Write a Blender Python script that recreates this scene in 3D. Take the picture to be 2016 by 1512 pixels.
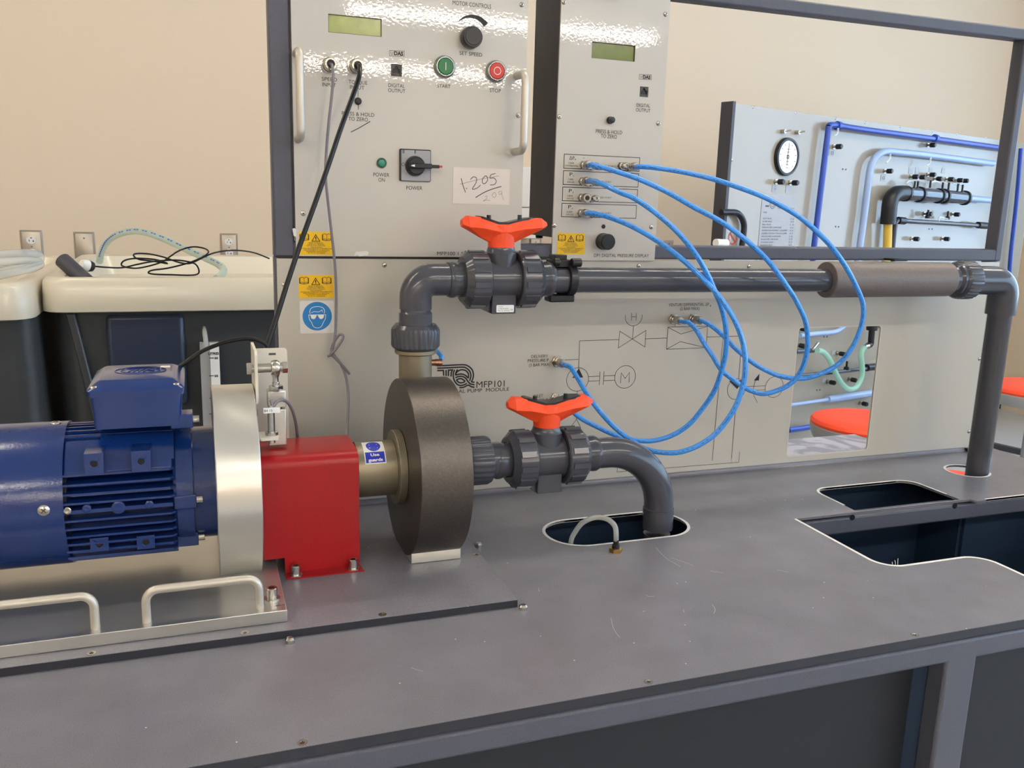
import bpy, math, random
from math import sin, cos, pi, radians, sqrt
from mathutils import Vector, Matrix
from mathutils.geometry import tessellate_polygon
random.seed(7)
for o in list(bpy.data.objects): bpy.data.objects.remove(o)
S = bpy.context.scene
COL = S.collection

# ------------------------------------------------------------------ camera
F = 1728.035
ROT = ((0.9413575, -0.3361881, 0.0286976), (-0.0426234, -0.2028572, -0.9782802), (0.3347076, 0.9196883, -0.2052907))
CAM = Vector((0.0, -1.2, 0.434356))
cd = bpy.data.cameras.new('camera'); cam = bpy.data.objects.new('camera', cd); COL.objects.link(cam)
cd.sensor_width = 36.0; cd.lens = F / 2016 * 36.0; cd.clip_start = 0.02; cd.clip_end = 100
right, down, fwd = (Vector(r).normalized() for r in ROT)
cam.matrix_world = Matrix(((right.x, -down.x, -fwd.x, CAM.x), (right.y, -down.y, -fwd.y, CAM.y),
                           (right.z, -down.z, -fwd.z, CAM.z), (0, 0, 0, 1)))
S.camera = cam

# ------------------------------------------------------------------ world, lights, exposure
S.view_settings.view_transform = 'Standard'; S.view_settings.look = 'None'
S.view_settings.gamma = 1; S.view_settings.exposure = 0.0
W = bpy.data.worlds.new('overcast_sky'); S.world = W; W.use_nodes = True
bg = W.node_tree.nodes['Background']; bg.inputs[0].default_value = (0.50, 0.73, 1.0, 1); bg.inputs[1].default_value = 6.6
X0, X1, Y0, Y1, Z0, Z1 = -3.4, 5.35, -11.6, 3.35, -0.92, 2.1     # the room
CEIL_W = 46.0                                                      # emission of ceiling lamps
LAMP_COL = (1.0, 0.905, 0.79)
WIN = (-7.2, 2.3, -0.1, 1.85)                                     # window in the right wall: y0 y1 z0 z1
po = bpy.data.lights.new('window_daylight', 'AREA'); po.shape = 'RECTANGLE'; po.size = WIN[1]-WIN[0]; po.size_y = WIN[3]-WIN[2]
po.cycles.is_portal = True
pob = bpy.data.objects.new('window_daylight', po); COL.objects.link(pob)
pob.location = (X1+0.12, (WIN[0]+WIN[1])/2, (WIN[2]+WIN[3])/2); pob.rotation_euler = (0, radians(90), 0)
pob.rotation_euler = Vector((-1, 0, 0)).to_track_quat('-Z', 'Z').to_euler()

# ------------------------------------------------------------------ photograph measurements to places
def ray(u, v):
    a, b = (u-1008)/F, (v-756)/F
    return Vector((ROT[0][i]*a + ROT[1][i]*b + ROT[2][i] for i in range(3)))
def onY(u, v, y=0.0):
    d = ray(u, v); t = (y-CAM.y)/d.y; return CAM + d*t
def onZ(u, v, z=0.0):
    d = ray(u, v); t = (z-CAM.z)/d.z; return CAM + d*t

# ------------------------------------------------------------------ mesh helpers
class MB:
    def __init__(s): s.v = []; s.f = []; s.m = []; s.cm = 0
    def add(s, vs, fs, m=None):
        n = len(s.v); s.v += [tuple(p) for p in vs]; s.f += [tuple(i+n for i in f) for f in fs]
        s.m += [s.cm if m is None else m]*len(fs); return s
    def box(s, a, b, m=None):
        x0, y0, z0 = a; x1, y1, z1 = b
        v = [(x0,y0,z0),(x1,y0,z0),(x1,y1,z0),(x0,y1,z0),(x0,y0,z1),(x1,y0,z1),(x1,y1,z1),(x0,y1,z1)]
        return s.add(v, [(0,3,2,1),(4,5,6,7),(0,1,5,4),(1,2,6,5),(2,3,7,6),(3,0,4,7)], m)
    def prism(s, loops, ax, a, b, m=None):
        """outline (first loop) with holes, in the plane normal to ax, from a to b"""
        if not isinstance(loops[0][0], (tuple, list)): loops = [loops]
        def P(p, t):
            return {'x': (t, p[0], p[1]), 'y': (p[0], t, p[1]), 'z': (p[0], p[1], t)}[ax]
        def area(l): return sum(l[i][0]*l[(i+1) % len(l)][1]-l[(i+1) % len(l)][0]*l[i][1] for i in range(len(l)))/2
        L = [list(l) if (area(l) > 0) == (k == 0) else list(l)[::-1] for k, l in enumerate(loops)]
        flat = [p for l in L for p in l]; n = len(flat)
        tri = tessellate_polygon([[Vector((p[0], p[1], 0)) for p in l] for l in L])
        vs = [P(p, a) for p in flat]+[P(p, b) for p in flat]; fs = []
        for t in tri:
            p, q, r = (flat[i] for i in t)
            if (q[0]-p[0])*(r[1]-p[1])-(q[1]-p[1])*(r[0]-p[0]) < 0: t = (t[0], t[2], t[1])
            fs.append(tuple(i+n for i in t)); fs.append(tuple(t[::-1]))
        k = 0
        for l in L:
            for i in range(len(l)):
                j = (i+1) % len(l); fs.append((k+i, k+j, k+j+n, k+i+n))
            k += len(l)
        if (ax == 'y') != (b < a): fs = [f[::-1] for f in fs]
        return s.add(vs, fs, m)
    def lathe(s, p0, d, prof, n=32, m=None, mod=None):
        d = Vector(d).normalized(); p0 = Vector(p0)
        u = d.orthogonal().normalized() if abs(d.z) > .9 else d.cross(Vector((0,0,1))).normalized()
        w = d.cross(u); vs = []; fs = []; rows = []
        for k, pr in enumerate(prof):
            t, r = pr[0], pr[1]; md = len(pr) > 2
            if r < 1e-7: rows.append([len(vs)]); vs.append(p0+d*t); continue
            row = []
            for i in range(n):
                a = 2*pi*i/n; rr = r
                if md and mod and (i // mod[0]) % mod[1] == 0: rr = r-pr[2]
                row.append(len(vs)); vs.append(p0+d*t+(u*cos(a)+w*sin(a))*rr)
            rows.append(row)
        for A, B in zip(rows, rows[1:]):
            if len(A) == 1 and len(B) == 1: continue
            for i in range(n):
                j = (i+1) % n
                if len(A) == 1: fs.append((A[0], B[j], B[i]))
                elif len(B) == 1: fs.append((A[i], A[j], B[0]))
                else: fs.append((A[i], A[j], B[j], B[i]))
        return s.add(vs, fs, m)
    def cyl(s, p0, p1, r, n=24, m=None, r1=None):
        p0 = Vector(p0); p1 = Vector(p1); L = (p1-p0).length
        return s.lathe(p0, p1-p0, [(0, 0), (0, r), (L, r if r1 is None else r1), (L, 0)], n, m)
    def tube(s, pts, r, n=10, m=None, closed=False):
        P = [Vector(p) for p in pts]; vs = []; fs = []; N = len(P)
        T = [((P[(i+1) % N] if closed or i < N-1 else P[i])-(P[i-1] if closed or i > 0 else P[i])).normalized() for i in range(N)]
        u = T[0].orthogonal().normalized()
        for i in range(N):
            u = (u-T[i]*u.dot(T[i])).normalized(); w = T[i].cross(u)
            rr = r[i] if isinstance(r, (list, tuple)) else r
            vs += [P[i]+(u*cos(2*pi*k/n)+w*sin(2*pi*k/n))*rr for k in range(n)]
        for i in range(N if closed else N-1):
            a, b = i*n, ((i+1) % N)*n
            fs += [(a+k, a+(k+1) % n, b+(k+1) % n, b+k) for k in range(n)]
        if not closed: fs += [tuple(range(n))[::-1], tuple((N-1)*n+k for k in range(n))]
        return s.add(vs, fs, m)
    def build(s, name, mat, parent=None, bevel=None, ang=32, flat=False):
        me = bpy.data.meshes.new(name); me.from_pydata(s.v, [], s.f)
        mats = mat if isinstance(mat, (list, tuple)) else [mat]
        for k in mats: me.materials.append(k)
        me.polygons.foreach_set('material_index', [min(i, len(mats)-1) for i in s.m])
        if not flat: me.shade_smooth(); me.set_sharp_from_angle(angle=radians(ang))
        me.update()
        o = bpy.data.objects.new(name, me); COL.objects.link(o)
        if parent: o.parent = parent; o.matrix_parent_inverse = Matrix.Translation(-Vector(parent.location)) if parent.location.length > 0 else Matrix()
        if bevel:
            b = o.modifiers.new('bevel', 'BEVEL'); b.width = bevel; b.segments = 2; b.limit_method = 'ANGLE'; b.angle_limit = radians(40)
            b.harden_normals = False
        return o
def tag(o, label=None, cat=None, group=None, kind=None):
    for k, val in (('label', label), ('category', cat), ('group', group), ('kind', kind)):
        if val: o[k] = val
    return o
def thing(name, label, cat, loc=(0,0,0), group=None):
    o = bpy.data.objects.new(name, None); COL.objects.link(o); o.location = loc; o.empty_display_size = .02
    return tag(o, label, cat, group)
def copy_tree(o, parent=None, dloc=None):
    c = o.copy(); COL.objects.link(c); inv = o.matrix_parent_inverse.copy(); c.parent = parent
    if parent: c.matrix_parent_inverse = inv
    if dloc is not None: c.location = Vector(o.location)+Vector(dloc)
    for ch in list(o.children): copy_tree(ch, c)
    return c
def smooth(pts, k=8):
    P = [Vector(p) for p in pts]; P = [P[0]*2-P[1]]+P+[P[-1]*2-P[-2]]; out = []
    for i in range(1, len(P)-2):
        a, b, c, d = P[i-1:i+3]
        for j in range(k):
            t = j/k; out.append(.5*((2*b)+(c-a)*t+(2*a-5*b+4*c-d)*t*t+(3*b-a-3*c+d)*t**3))
    out.append(P[-2]); return out
def rrect(x0, x1, y0, y1, r, n=5):
    out = []
    for cx_, cy_, a0 in ((x1-r, y1-r, 0), (x0+r, y1-r, 90), (x0+r, y0+r, 180), (x1-r, y0+r, 270)):
        for i in range(n+1):
            a = radians(a0+90*i/n); out.append((cx_+r*cos(a), cy_+r*sin(a)))
    return out
def circ(x, y, r, n=32, a0=0, a1=360):
    full = abs(a1-a0) >= 360
    return [(x+r*cos(radians(a0+(a1-a0)*i/n)), y+r*sin(radians(a0+(a1-a0)*i/n))) for i in range(n if full else n+1)]

# flat printing on a plane facing -Y: strips, filled shapes and letters
def strip(mb, pts, w, y, closed=False, m=None, place=None):
    P = [Vector((p[0], p[1])) for p in pts]; N = len(P)
    if N < 2: return
    L = []; R = []
    for i in range(N):
        a = P[i-1] if (i > 0 or closed) else P[i]; b = P[(i+1) % N] if (i < N-1 or closed) else P[i]
        t = Vector((0, 0))
        if (b-P[i]).length > 1e-9: t += (b-P[i]).normalized()
        if (P[i]-a).length > 1e-9: t += (P[i]-a).normalized()
        if t.length < 1e-9: t = Vector((1, 0))
        t.normalize(); nrm = Vector((-t.y, t.x)); s = 1.0
        if 0 < i < N-1 or closed:
            t1 = (P[i]-a).normalized(); c = max(.5, abs(t1.dot(t))); s = 1/c
        L.append(P[i]+nrm*w/2*s); R.append(P[i]-nrm*w/2*s)
    pl = place or (lambda x, z: (x, y, z))
    vs = [pl(*p) for p in L]+[pl(*p) for p in R]
    fs = [(i, N+i, N+(i+1) % N, (i+1) % N) for i in range(N if closed else N-1)]
    mb.add(vs, fs, m)
def fill(mb, pts, y, m=None, holes=(), place=None):
    pl = place or (lambda x, z: (x, y, z))
    loops = [list(pts)]+[list(h) for h in holes]; flat = [p for l in loops for p in l]
    tri = tessellate_polygon([[Vector((p[0], p[1], 0)) for p in l] for l in loops]); fs = []
    for t in tri:
        p, q, r = (flat[i] for i in t)
        if (q[0]-p[0])*(r[1]-p[1])-(q[1]-p[1])*(r[0]-p[0]) < 0: t = (t[0], t[2], t[1])
        fs.append(tuple(t))
    mb.add([pl(*p) for p in flat], fs, m)
_tc = {}
def glyphs(body, bold=0.0):
    key = (body, bold)
    if key not in _tc:
        cu = bpy.data.curves.new('t', 'FONT'); cu.body = body; cu.size = 1; cu.resolution_u = 3; cu.offset = bold
        ob = bpy.data.objects.new('t', cu); COL.objects.link(ob)
        dg = bpy.context.evaluated_depsgraph_get(); me = bpy.data.meshes.new_from_object(ob.evaluated_get(dg))
        vs = [(v.co.x, v.co.y) for v in me.vertices]; fs = [tuple(p.vertices) for p in me.polygons]
        bpy.data.objects.remove(ob); bpy.data.curves.remove(cu); bpy.data.meshes.remove(me)
        _tc[key] = (vs, fs)
    return _tc[key]
def text(mb, body, x0, x1, zc, h, y, m=None, bold=0.0, place=None, skew=0):
    """letters from x0 to x1, capital height h, centred on height zc"""
    vs, fs = glyphs(body, bold)
    if not vs: return
    a = min(p[0] for p in vs); b = max(p[0] for p in vs); sx = (x1-x0)/(b-a); sy = h/0.70
    pl = place or (lambda x, z: (x, y, z))
    mb.add([pl(x0+(p[0]-a)*sx, zc-h/2+p[1]*sy+skew*(p[0]-a)*sx) for p in vs], fs, m)
def textpx(mb, body, u0, u1, v, hpx, y, m=None, bold=0.0):
    a = onY(u0, v, y); b = onY(u1, v, y); c = onY((u0+u1)/2, v-hpx/2, y); d = onY((u0+u1)/2, v+hpx/2, y)
    text(mb, body, a.x, b.x, (c.z+d.z)/2, abs(c.z-d.z), y, m, bold)
def pz(pts, y=0.0): return [(lambda q: (q.x, q.z))(onY(u, v, y)) for u, v in pts]

# ------------------------------------------------------------------ materials
def lin(c):
    if isinstance(c, str): c = [int(c[i:i+2], 16)/255 for i in (1, 3, 5)]
    return tuple(x/12.92 if x <= .04045 else ((x+.055)/1.055)**2.4 for x in c)
def mat(name, c, rough=.5, metal=0, bump=0, bscale=400, var=0, vscale=20, trans=0, emit=None, es=0, spec=.5, coat=0, aniso=0, alpha=1, ior=1.45, detail=3, crough=.1):
    M = bpy.data.materials.new(name); M.use_nodes = True; nt = M.node_tree; b = nt.nodes['Principled BSDF']
    c = lin(c); b.inputs['Base Color'].default_value = (*c, 1); b.inputs['Roughness'].default_value = rough
    b.inputs['Metallic'].default_value = metal; b.inputs['Specular IOR Level'].default_value = spec
    b.inputs['IOR'].default_value = ior
    if coat: b.inputs['Coat Weight'].default_value = coat; b.inputs['Coat Roughness'].default_value = crough
    if trans: b.inputs['Transmission Weight'].default_value = trans
    if aniso: b.inputs['Anisotropic'].default_value = aniso
    if alpha < 1: b.inputs['Alpha'].default_value = alpha
    if emit: b.inputs['Emission Color'].default_value = (*emit, 1); b.inputs['Emission Strength'].default_value = es
    tc = nt.nodes.new('ShaderNodeTexCoord')
    if var:
        n = nt.nodes.new('ShaderNodeTexNoise'); n.inputs['Scale'].default_value = vscale; n.inputs['Detail'].default_value = 5
        nt.links.new(tc.outputs['Object'], n.inputs['Vector'])
        r = nt.nodes.new('ShaderNodeMapRange'); r.inputs[1].default_value = .3; r.inputs[2].default_value = .7
        r.inputs[3].default_value = 1-var; r.inputs[4].default_value = 1+var; nt.links.new(n.outputs['Fac'], r.inputs[0])
        mx = nt.nodes.new('ShaderNodeVectorMath'); mx.operation = 'SCALE'; mx.inputs[0].default_value = c
        nt.links.new(r.outputs[0], mx.inputs['Scale']); nt.links.new(mx.outputs[0], b.inputs['Base Color'])
    if bump:
        n = nt.nodes.new('ShaderNodeTexNoise'); n.inputs['Scale'].default_value = bscale; n.inputs['Detail'].default_value = detail
        nt.links.new(tc.outputs['Object'], n.inputs['Vector'])
        bp = nt.nodes.new('ShaderNodeBump'); bp.inputs['Strength'].default_value = bump; bp.inputs['Distance'].default_value = .001
        nt.links.new(n.outputs['Fac'], bp.inputs['Height']); nt.links.new(bp.outputs[0], b.inputs['Normal'])
        if coat: nt.links.new(bp.outputs[0], b.inputs['Coat Normal'])
    return M
m_wall = mat('cream_wall_paint', '#dfcfb9', .75, bump=.1, bscale=120)
m_ceil = mat('ceiling_white', '#e6e2d8', .8)
m_floor = mat('polished_floor', '#b9bcc0', .3, var=.06, vscale=2)
m_panel = mat('grey_textured_paint', '#bdb9b1', .35, bump=.032, bscale=260, spec=.5, detail=1, coat=1, crough=.02)
m_back = mat('grey_panel_paint', '#b8b3a8', .38, bump=.03, bscale=260, spec=.5, detail=1, coat=.6, crough=.12)
m_edge = mat('panel_edge_cream', '#c9c2b4', .4)
m_frame = mat('charcoal_frame_paint', '#4e505c', .42, bump=.4, bscale=900, spec=.5, var=.06, vscale=600)
m_box = mat('charcoal_case_paint', '#3c3d45', .5, bump=.4, bscale=900)
m_ink = mat('black_ink', '#17161a', .5)
m_grink = mat('grey_ink', '#4a4845', .6)
m_white = mat('white_print', '#e8e8e6', .5)
m_pvc = mat('dark_grey_pvc', '#43454d', .17, spec=.5)
m_pvcd = mat('black_plastic', '#1c1c20', .35)
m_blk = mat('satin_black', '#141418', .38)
m_bronze = mat('dark_anodised_metal', '#5a5551', .36, metal=.8, bump=.25, bscale=700, var=.1, vscale=300)
m_vent = mat('brown_grey_textured_coating', '#6d6460', .5, metal=.25, bump=.2, bscale=700, var=.08, vscale=300)
m_olive = mat('olive_anodised_metal', '#8d8471', .4, metal=.7, bump=.12, bscale=600)
m_alu = mat('brushed_aluminium', '#cfcdc6', .38, metal=.85, bump=.06, bscale=300)
m_alup = mat('aluminium_plate', '#c9c8c4', .3, metal=.85, bump=.05, bscale=250, var=.03, vscale=15)
m_ring = mat('satin_ring_aluminium', '#dedcd6', .3, metal=.9, aniso=.4, bump=.03, bscale=500)
m_hand = mat('matt_aluminium', '#c4beb2', .42, metal=.55, bump=.12, bscale=700)
m_steel = mat('stainless_steel', '#bdb9b2', .25, metal=1)
m_brass = mat('nickel_brass', '#b5afa6', .24, metal=1)
m_brassy = mat('brass', '#c19a5b', .3, metal=1)
m_blue = mat('blue_machine_paint', '#0e2c68', .17, spec=.6, bump=.15, bscale=420, coat=.25)
m_red = mat('red_machine_paint', '#9a0c15', .28, spec=.5, bump=.2, bscale=420)
m_orange = mat('orange_plastic', '#ea4a1e', .5, bump=.15, bscale=700)
m_hose = mat('blue_hose', '#3a90ea', .2, spec=.6, coat=.3)
m_cab = mat('black_cable', '#09090b', .3, spec=.35)
m_gcab = mat('grey_cable', '#77737a', .5)
m_yel = mat('yellow_label', '#e9b90a', .5)
m_paper = mat('white_paper', '#d8cfc6', .8)
m_sign = mat('white_sticker', '#d6d3d0', .5)
m_sblue = mat('sign_blue', '#1d79bd', .5)
m_ublue = mat('label_blue', '#1f2fb8', .4)
m_lcd = mat('green_screen_lit', '#989f5c', .12, emit=(.42, .48, .14), es=.05, var=.12, vscale=60)
m_lcd2 = mat('green_screen', '#5c6a1e', .15, var=.08, vscale=60)
m_green = mat('green_button', '#1f6a3c', .35); m_redb = mat('red_button', '#c5322e', .35); m_jade = mat('green_lamp_lens', '#0d7f63', .25, spec=.7)
m_chrome = mat('satin_chrome_ring', '#8c9494', .25, metal=.9)
m_swgrey = mat('switch_plate_grey', '#9c9b9f', .45)
m_lipd = mat('dark_sheet_edge', '#2a2b33', .45, bump=.2, bscale=500)
m_navy = mat('dark_tank_lining', '#22344c', .5)
m_dark = mat('navy_black_panel', '#1b1e25', .6)  # even navy black of the panels below the worktop
m_beige = mat('white_moulded_plastic', '#cfc8b6', .3, coat=.3)
m_body = mat('charcoal_moulded_plastic', '#3a3d40', .35, bump=.1, bscale=200, coat=.2)
m_clear = mat('clear_pvc', '#e8efe8', .12, trans=.0, alpha=.45)
m_gclear = mat('green_tinted_hose', '#a6dcc6', .25, alpha=.6)
m_bclear = mat('clear_braided_hose', '#b9cfc0', .3, alpha=.6, bump=.3, bscale=500)
m_tubec = mat('clear_tube', '#c4c8c6', .1, alpha=.45)
m_seat = mat('orange_vinyl', '#f8502a', .5)
m_seatrim = mat('grey_seat_shell', '#9a9c9c', .4)
m_board = mat('white_board_panel', '#989287', .16, spec=.6, bump=.03, bscale=60)
m_dblue = mat('dark_blue_pipe', '#2b48a5', .3); m_lblue = mat('light_blue_pipe', '#9db4dc', .25, alpha=.9)
m_ypipe = mat('yellow_pipe', '#d3b14a', .35)
m_plate = mat('brushed_outlet_plate', '#a9a196', .35, metal=.5)
m_off = mat('off_white_bracket', '#d6cfc0', .4)
m_lamp = mat('lamp_diffuser', '#ffffff', .5, emit=LAMP_COL, es=CEIL_W)
m_glass = mat('window_glass', '#ffffff', .02, alpha=.12)
m_wframe = mat('window_frame_aluminium', '#a9adb6', .4, metal=.3)
m_trim = mat('sheet_cut_edge', '#e2dfdb', .45)
m_copper = mat('copper_fitting', '#b0836b', .3, metal=1)
m_greyplate = mat('grey_data_plate', '#9b9c9f', .4)
m_redp = mat('red_print', '#c43a3a', .5)
# bench laminate: dark, satin, with tiny pale specks and scuffs
def bench_mat():
    M = mat('dark_grey_laminate', '#504e54', .26, bump=.18, bscale=520, spec=.6); nt = M.node_tree; b = nt.nodes['Principled BSDF']
    tc = nt.nodes.new('ShaderNodeTexCoord')
    n = nt.nodes.new('ShaderNodeTexNoise'); n.inputs['Scale'].default_value = 14; n.inputs['Detail'].default_value = 8
    f = nt.nodes.new('ShaderNodeTexNoise'); f.inputs['Scale'].default_value = 900; f.inputs['Detail'].default_value = 2
    v = nt.nodes.new('ShaderNodeTexVoronoi'); v.inputs['Scale'].default_value = 70; v.inputs['Randomness'].default_value = 1
    for k in (n, f, v): nt.links.new(tc.outputs['Object'], k.inputs['Vector'])
    r = nt.nodes.new('ShaderNodeValToRGB'); r.color_ramp.elements[0].position = .3; r.color_ramp.elements[1].position = .72
    r.color_ramp.elements[0].color = (*lin('#6c6b72'), 1); r.color_ramp.elements[1].color = (*lin('#75747c'), 1)
    nt.links.new(n.outputs['Fac'], r.inputs[0])
    g = nt.nodes.new('ShaderNodeMapRange'); g.inputs[1].default_value = .3; g.inputs[2].default_value = .7; g.inputs[3].default_value = .88; g.inputs[4].default_value = 1.12
    nt.links.new(f.outputs['Fac'], g.inputs[0])
    sc = nt.nodes.new('ShaderNodeVectorMath'); sc.operation = 'SCALE'; nt.links.new(r.outputs[0], sc.inputs[0]); nt.links.new(g.outputs[0], sc.inputs['Scale'])
    lt = nt.nodes.new('ShaderNodeMath'); lt.operation = 'LESS_THAN'; lt.inputs[1].default_value = .055; nt.links.new(v.outputs['Distance'], lt.inputs[0])
    sep = nt.nodes.new('ShaderNodeSeparateColor'); nt.links.new(v.outputs['Color'], sep.inputs[0])
    l2 = nt.nodes.new('ShaderNodeMath'); l2.operation = 'LESS_THAN'; l2.inputs[1].default_value = .22; nt.links.new(sep.outputs[0], l2.inputs[0])
    mu = nt.nodes.new('ShaderNodeMath'); mu.operation = 'MULTIPLY'; nt.links.new(lt.outputs[0], mu.inputs[0]); nt.links.new(l2.outputs[0], mu.inputs[1])
    mx = nt.nodes.new('ShaderNodeMix'); mx.data_type = 'RGBA'; nt.links.new(mu.outputs[0], mx.inputs[0]); nt.links.new(sc.outputs[0], mx.inputs[6])
    mx.inputs[7].default_value = (.5, .48, .46, 1); nt.links.new(mx.outputs[2], b.inputs['Base Color'])
    return M
m_bench = bench_mat()
def marble_mat():
    M = mat('grey_marbled_laminate', '#b0aeb6', .3); nt = M.node_tree; b = nt.nodes['Principled BSDF']
    tc = nt.nodes.new('ShaderNodeTexCoord'); n = nt.nodes.new('ShaderNodeTexNoise'); n.inputs['Scale'].default_value = 7; n.inputs['Detail'].default_value = 9
    n.inputs['Distortion'].default_value = 2.5; nt.links.new(tc.outputs['Object'], n.inputs['Vector'])
    r = nt.nodes.new('ShaderNodeValToRGB'); e = r.color_ramp.elements; e[0].position = .42; e[0].color = (*lin('#86848c'), 1); e[1].position = .56; e[1].color = (*lin('#b9b6bf'), 1)
    nt.links.new(n.outputs['Fac'], r.inputs[0]); nt.links.new(r.outputs[0], b.inputs['Base Color']); return M
m_marble = marble_mat()

# ------------------------------------------------------------------ the room
def struct(name, mb, m, parent=None, **k):
    o = mb.build(name, m, parent, **k)
    if not parent: o['kind'] = 'structure'
    return o
struct('floor', MB().box((X0-.1, Y0-.1, Z0-.1), (X1+.1, Y1+.1, Z0)), m_floor)
struct('ceiling', MB().box((X0-.1, Y0-.1, Z1), (X1+.1, Y1+.1, Z1+.1)), m_ceil)
struct('wall_back', MB().box((X0-.1, Y1, Z0), (X1+.2, Y1+.1, Z1)), m_wall)
struct('wall_left', MB().box((X0-.1, Y0-.1, Z0), (X0, Y1, Z1)), m_wall)
struct('wall_front', MB().box((X0, Y0-.1, Z0), (X1, Y0, Z1)), m_wall)
wy0, wy1, wz0, wz1 = WIN
struct('wall_right', MB().prism([[(Y0-.1, Z0), (Y1, Z0), (Y1, Z1), (Y0-.1, Z1)], [(wy0, wz0), (wy1, wz0), (wy1, wz1), (wy0, wz1)]], 'x', X1, X1+.2), m_wall)
w1 = thing('window_1', 'wide aluminium framed window in the right wall', 'window', (X1, (wy0+wy1)/2, wz0)); w1['kind'] = 'structure'
del w1['category']; del w1['label']
fr = MB()
fr.prism([[(wy0, wz0), (wy1, wz0), (wy1, wz1), (wy0, wz1)], [(wy0+.05, wz0+.05), (wy1-.05, wz0+.05), (wy1-.05, wz1-.05), (wy0+.05, wz1-.05)]], 'x', X1+.06, X1+.12)
for k in range(1, 7):
    y = wy0+(wy1-wy0)*k/7; fr.box((X1+.065, y-.03, wz0+.04), (X1+.115, y+.03, wz1-.04))
fr.build('window_frame', m_wframe, w1)
for k in range(7):
    a = wy0+(wy1-wy0)*k/7; b = wy0+(wy1-wy0)*(k+1)/7
    MB().box((X1+.085, a+.03, wz0+.05), (X1+.091, b-.03, wz1-.05)).build('window_pane', m_glass, w1)
struct('trim_1', MB().box((X1-.04, wy0-.05, wz0-.05), (X1+.06, wy1+.05, wz0)), m_wframe, bevel=.004)
struct('baseboard_back', MB().box((X0, Y1-.015, Z0), (X1, Y1, Z0+.1)), m_box)
# ceiling lamps (rows running left to right, as their reflections in the panels show)
def ceiling_light(x, y, L, label, grp='suspended linear lights'):
    t = thing('ceiling_light', label, 'ceiling light', (x, y, Z1), grp)
    z = Z1-.08
    MB().box((x-L/2-.01, y-.022, z+.028), (x+L/2+.01, y+.022, z+.042)).build('housing', m_white, t)
    MB().box((x-L/2, y-.020, z-.028), (x+L/2, y+.020, z+.028)).build('diffuser', m_lamp, t)
    for s_ in (-1, 1): MB().cyl((x+s_*L*.4, y, z+.04), (x+s_*L*.4, y, Z1), .004, 8).build('hanger', m_grink, t)
for y, nm in ((-10.4, 'farthest row'), (-6.95, 'third row'), (-3.3, 'second row'), (.2, 'row nearest the back wall')):
    for x, sd, L in ((-1.9, 'left', 2.4), (2.85 if y < -6 else 2.0, 'right', 3.0)):
        ceiling_light(x, y, L, 'linear white hanging light, the %s one of the %s' % (sd, nm))

# ------------------------------------------------------------------ small hardware
def screw(parent, x, y, z, d=(0,-1,0), r=.0034, name='screw', m=None):
    """pan-head screw with a cross slot"""
    d = Vector(d); p = Vector((x, y, z)); mb = MB()
    mb.lathe(p, d, [(0, r), (.0006, r), (.0017, r*.75), (.0021, r*.35), (.0022, 0)], 16)
    u = d.orthogonal().normalized(); w = d.cross(u)
    for a, b in ((u, w), (w, u)):
        q = p+d*.00195
        vs = [q+a*(s*r*.5)+b*(t*r*.11)+d*k for k in (0, .00035) for s, t in ((-1,-1),(1,-1),(1,1),(-1,1))]
        mb.add(vs, [(0,1,2,3),(4,5,6,7),(0,1,5,4),(1,2,6,5),(2,3,7,6),(3,0,4,7)], 1)
    return mb.build(name, [m or m_steel, m_grink], parent)
def csk(parent, x, y, z, r=.0042):
    mb = MB(); mb.lathe((x, y, z), (0,0,1), [(0, r), (.0004, r), (.0004, r*.55), (.0001, r*.4), (.0001, 0)], 18)
    mb.box((x-r*.45, y-r*.1, z+.0002), (x+r*.45, y+r*.1, z+.0005), 1); mb.box((x-r*.1, y-r*.45, z+.0002), (x+r*.1, y+r*.45, z+.0005), 1)
    return mb.build('countersunk_screw', [m_brass, m_grink], parent)
def cap_bolt(parent, x, y, z, r=.0062, h=.009, washer=True):
    mb = MB()
    if washer: mb.lathe((x,y,z), (0,0,1), [(0,0),(0,r*1.45),(.0012,r*1.45),(.0012,0)], 24)
    mb.lathe((x,y,z+.0012), (0,0,1), [(0,0),(0,r),(h-.0006,r),(h,r*.9),(h,r*.55),(h*.5,r*.55),(h*.5,0)], 24)
    return mb.build('cap_bolt', m_steel, parent)
def fitting(parent, x, y, z, L=.02, r=.0068, hexr=.0088, bore=True, name='hose_fitting'):
    """bulkhead hose fitting standing out of a panel towards -Y"""
    mb = MB(); d = (0,-1,0)
    mb.lathe((x,y,z), d, [(0,0),(0,hexr),(.004,hexr),(.0045,hexr*.9),(.0045,0)], 6)
    mb.lathe((x,y-.0045,z), d, [(0,r*.95),(.003,r*.95),(.0035,r*.8),(.006,r*.8),(.0065,r),(L-.006,r),(L-.005,r*.92),(L-.005,r*.55),(L-.012,r*.5),(L-.012,0)], 24)
    o = mb.build(name, m_brass, parent)
    if bore:
        MB().cyl((x,y-L+.0165-.0095,z), (x,y-L+.0002,z), r*.52, 16).build('bore_seal', m_blk, o)
    return o

# ------------------------------------------------------------------ the test bench: worktop, frame, back panel
bench = thing('test_bench', 'charcoal framed test bench with dark laminate worktop and pale grey schematic back panel', 'workbench', (0.6, -.28, Z0))
BX0, BX1, BY0 = -1.15, 1.41, -.555
T = .0035
def arcpts(cx_, cy_, r, a0, a1, n=8): return circ(cx_, cy_, r, n, a0, a1)
slot = [(p[0], p[1]) for p in rrect(.424, .632, -.233, -.138, .0468, 10)]
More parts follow.
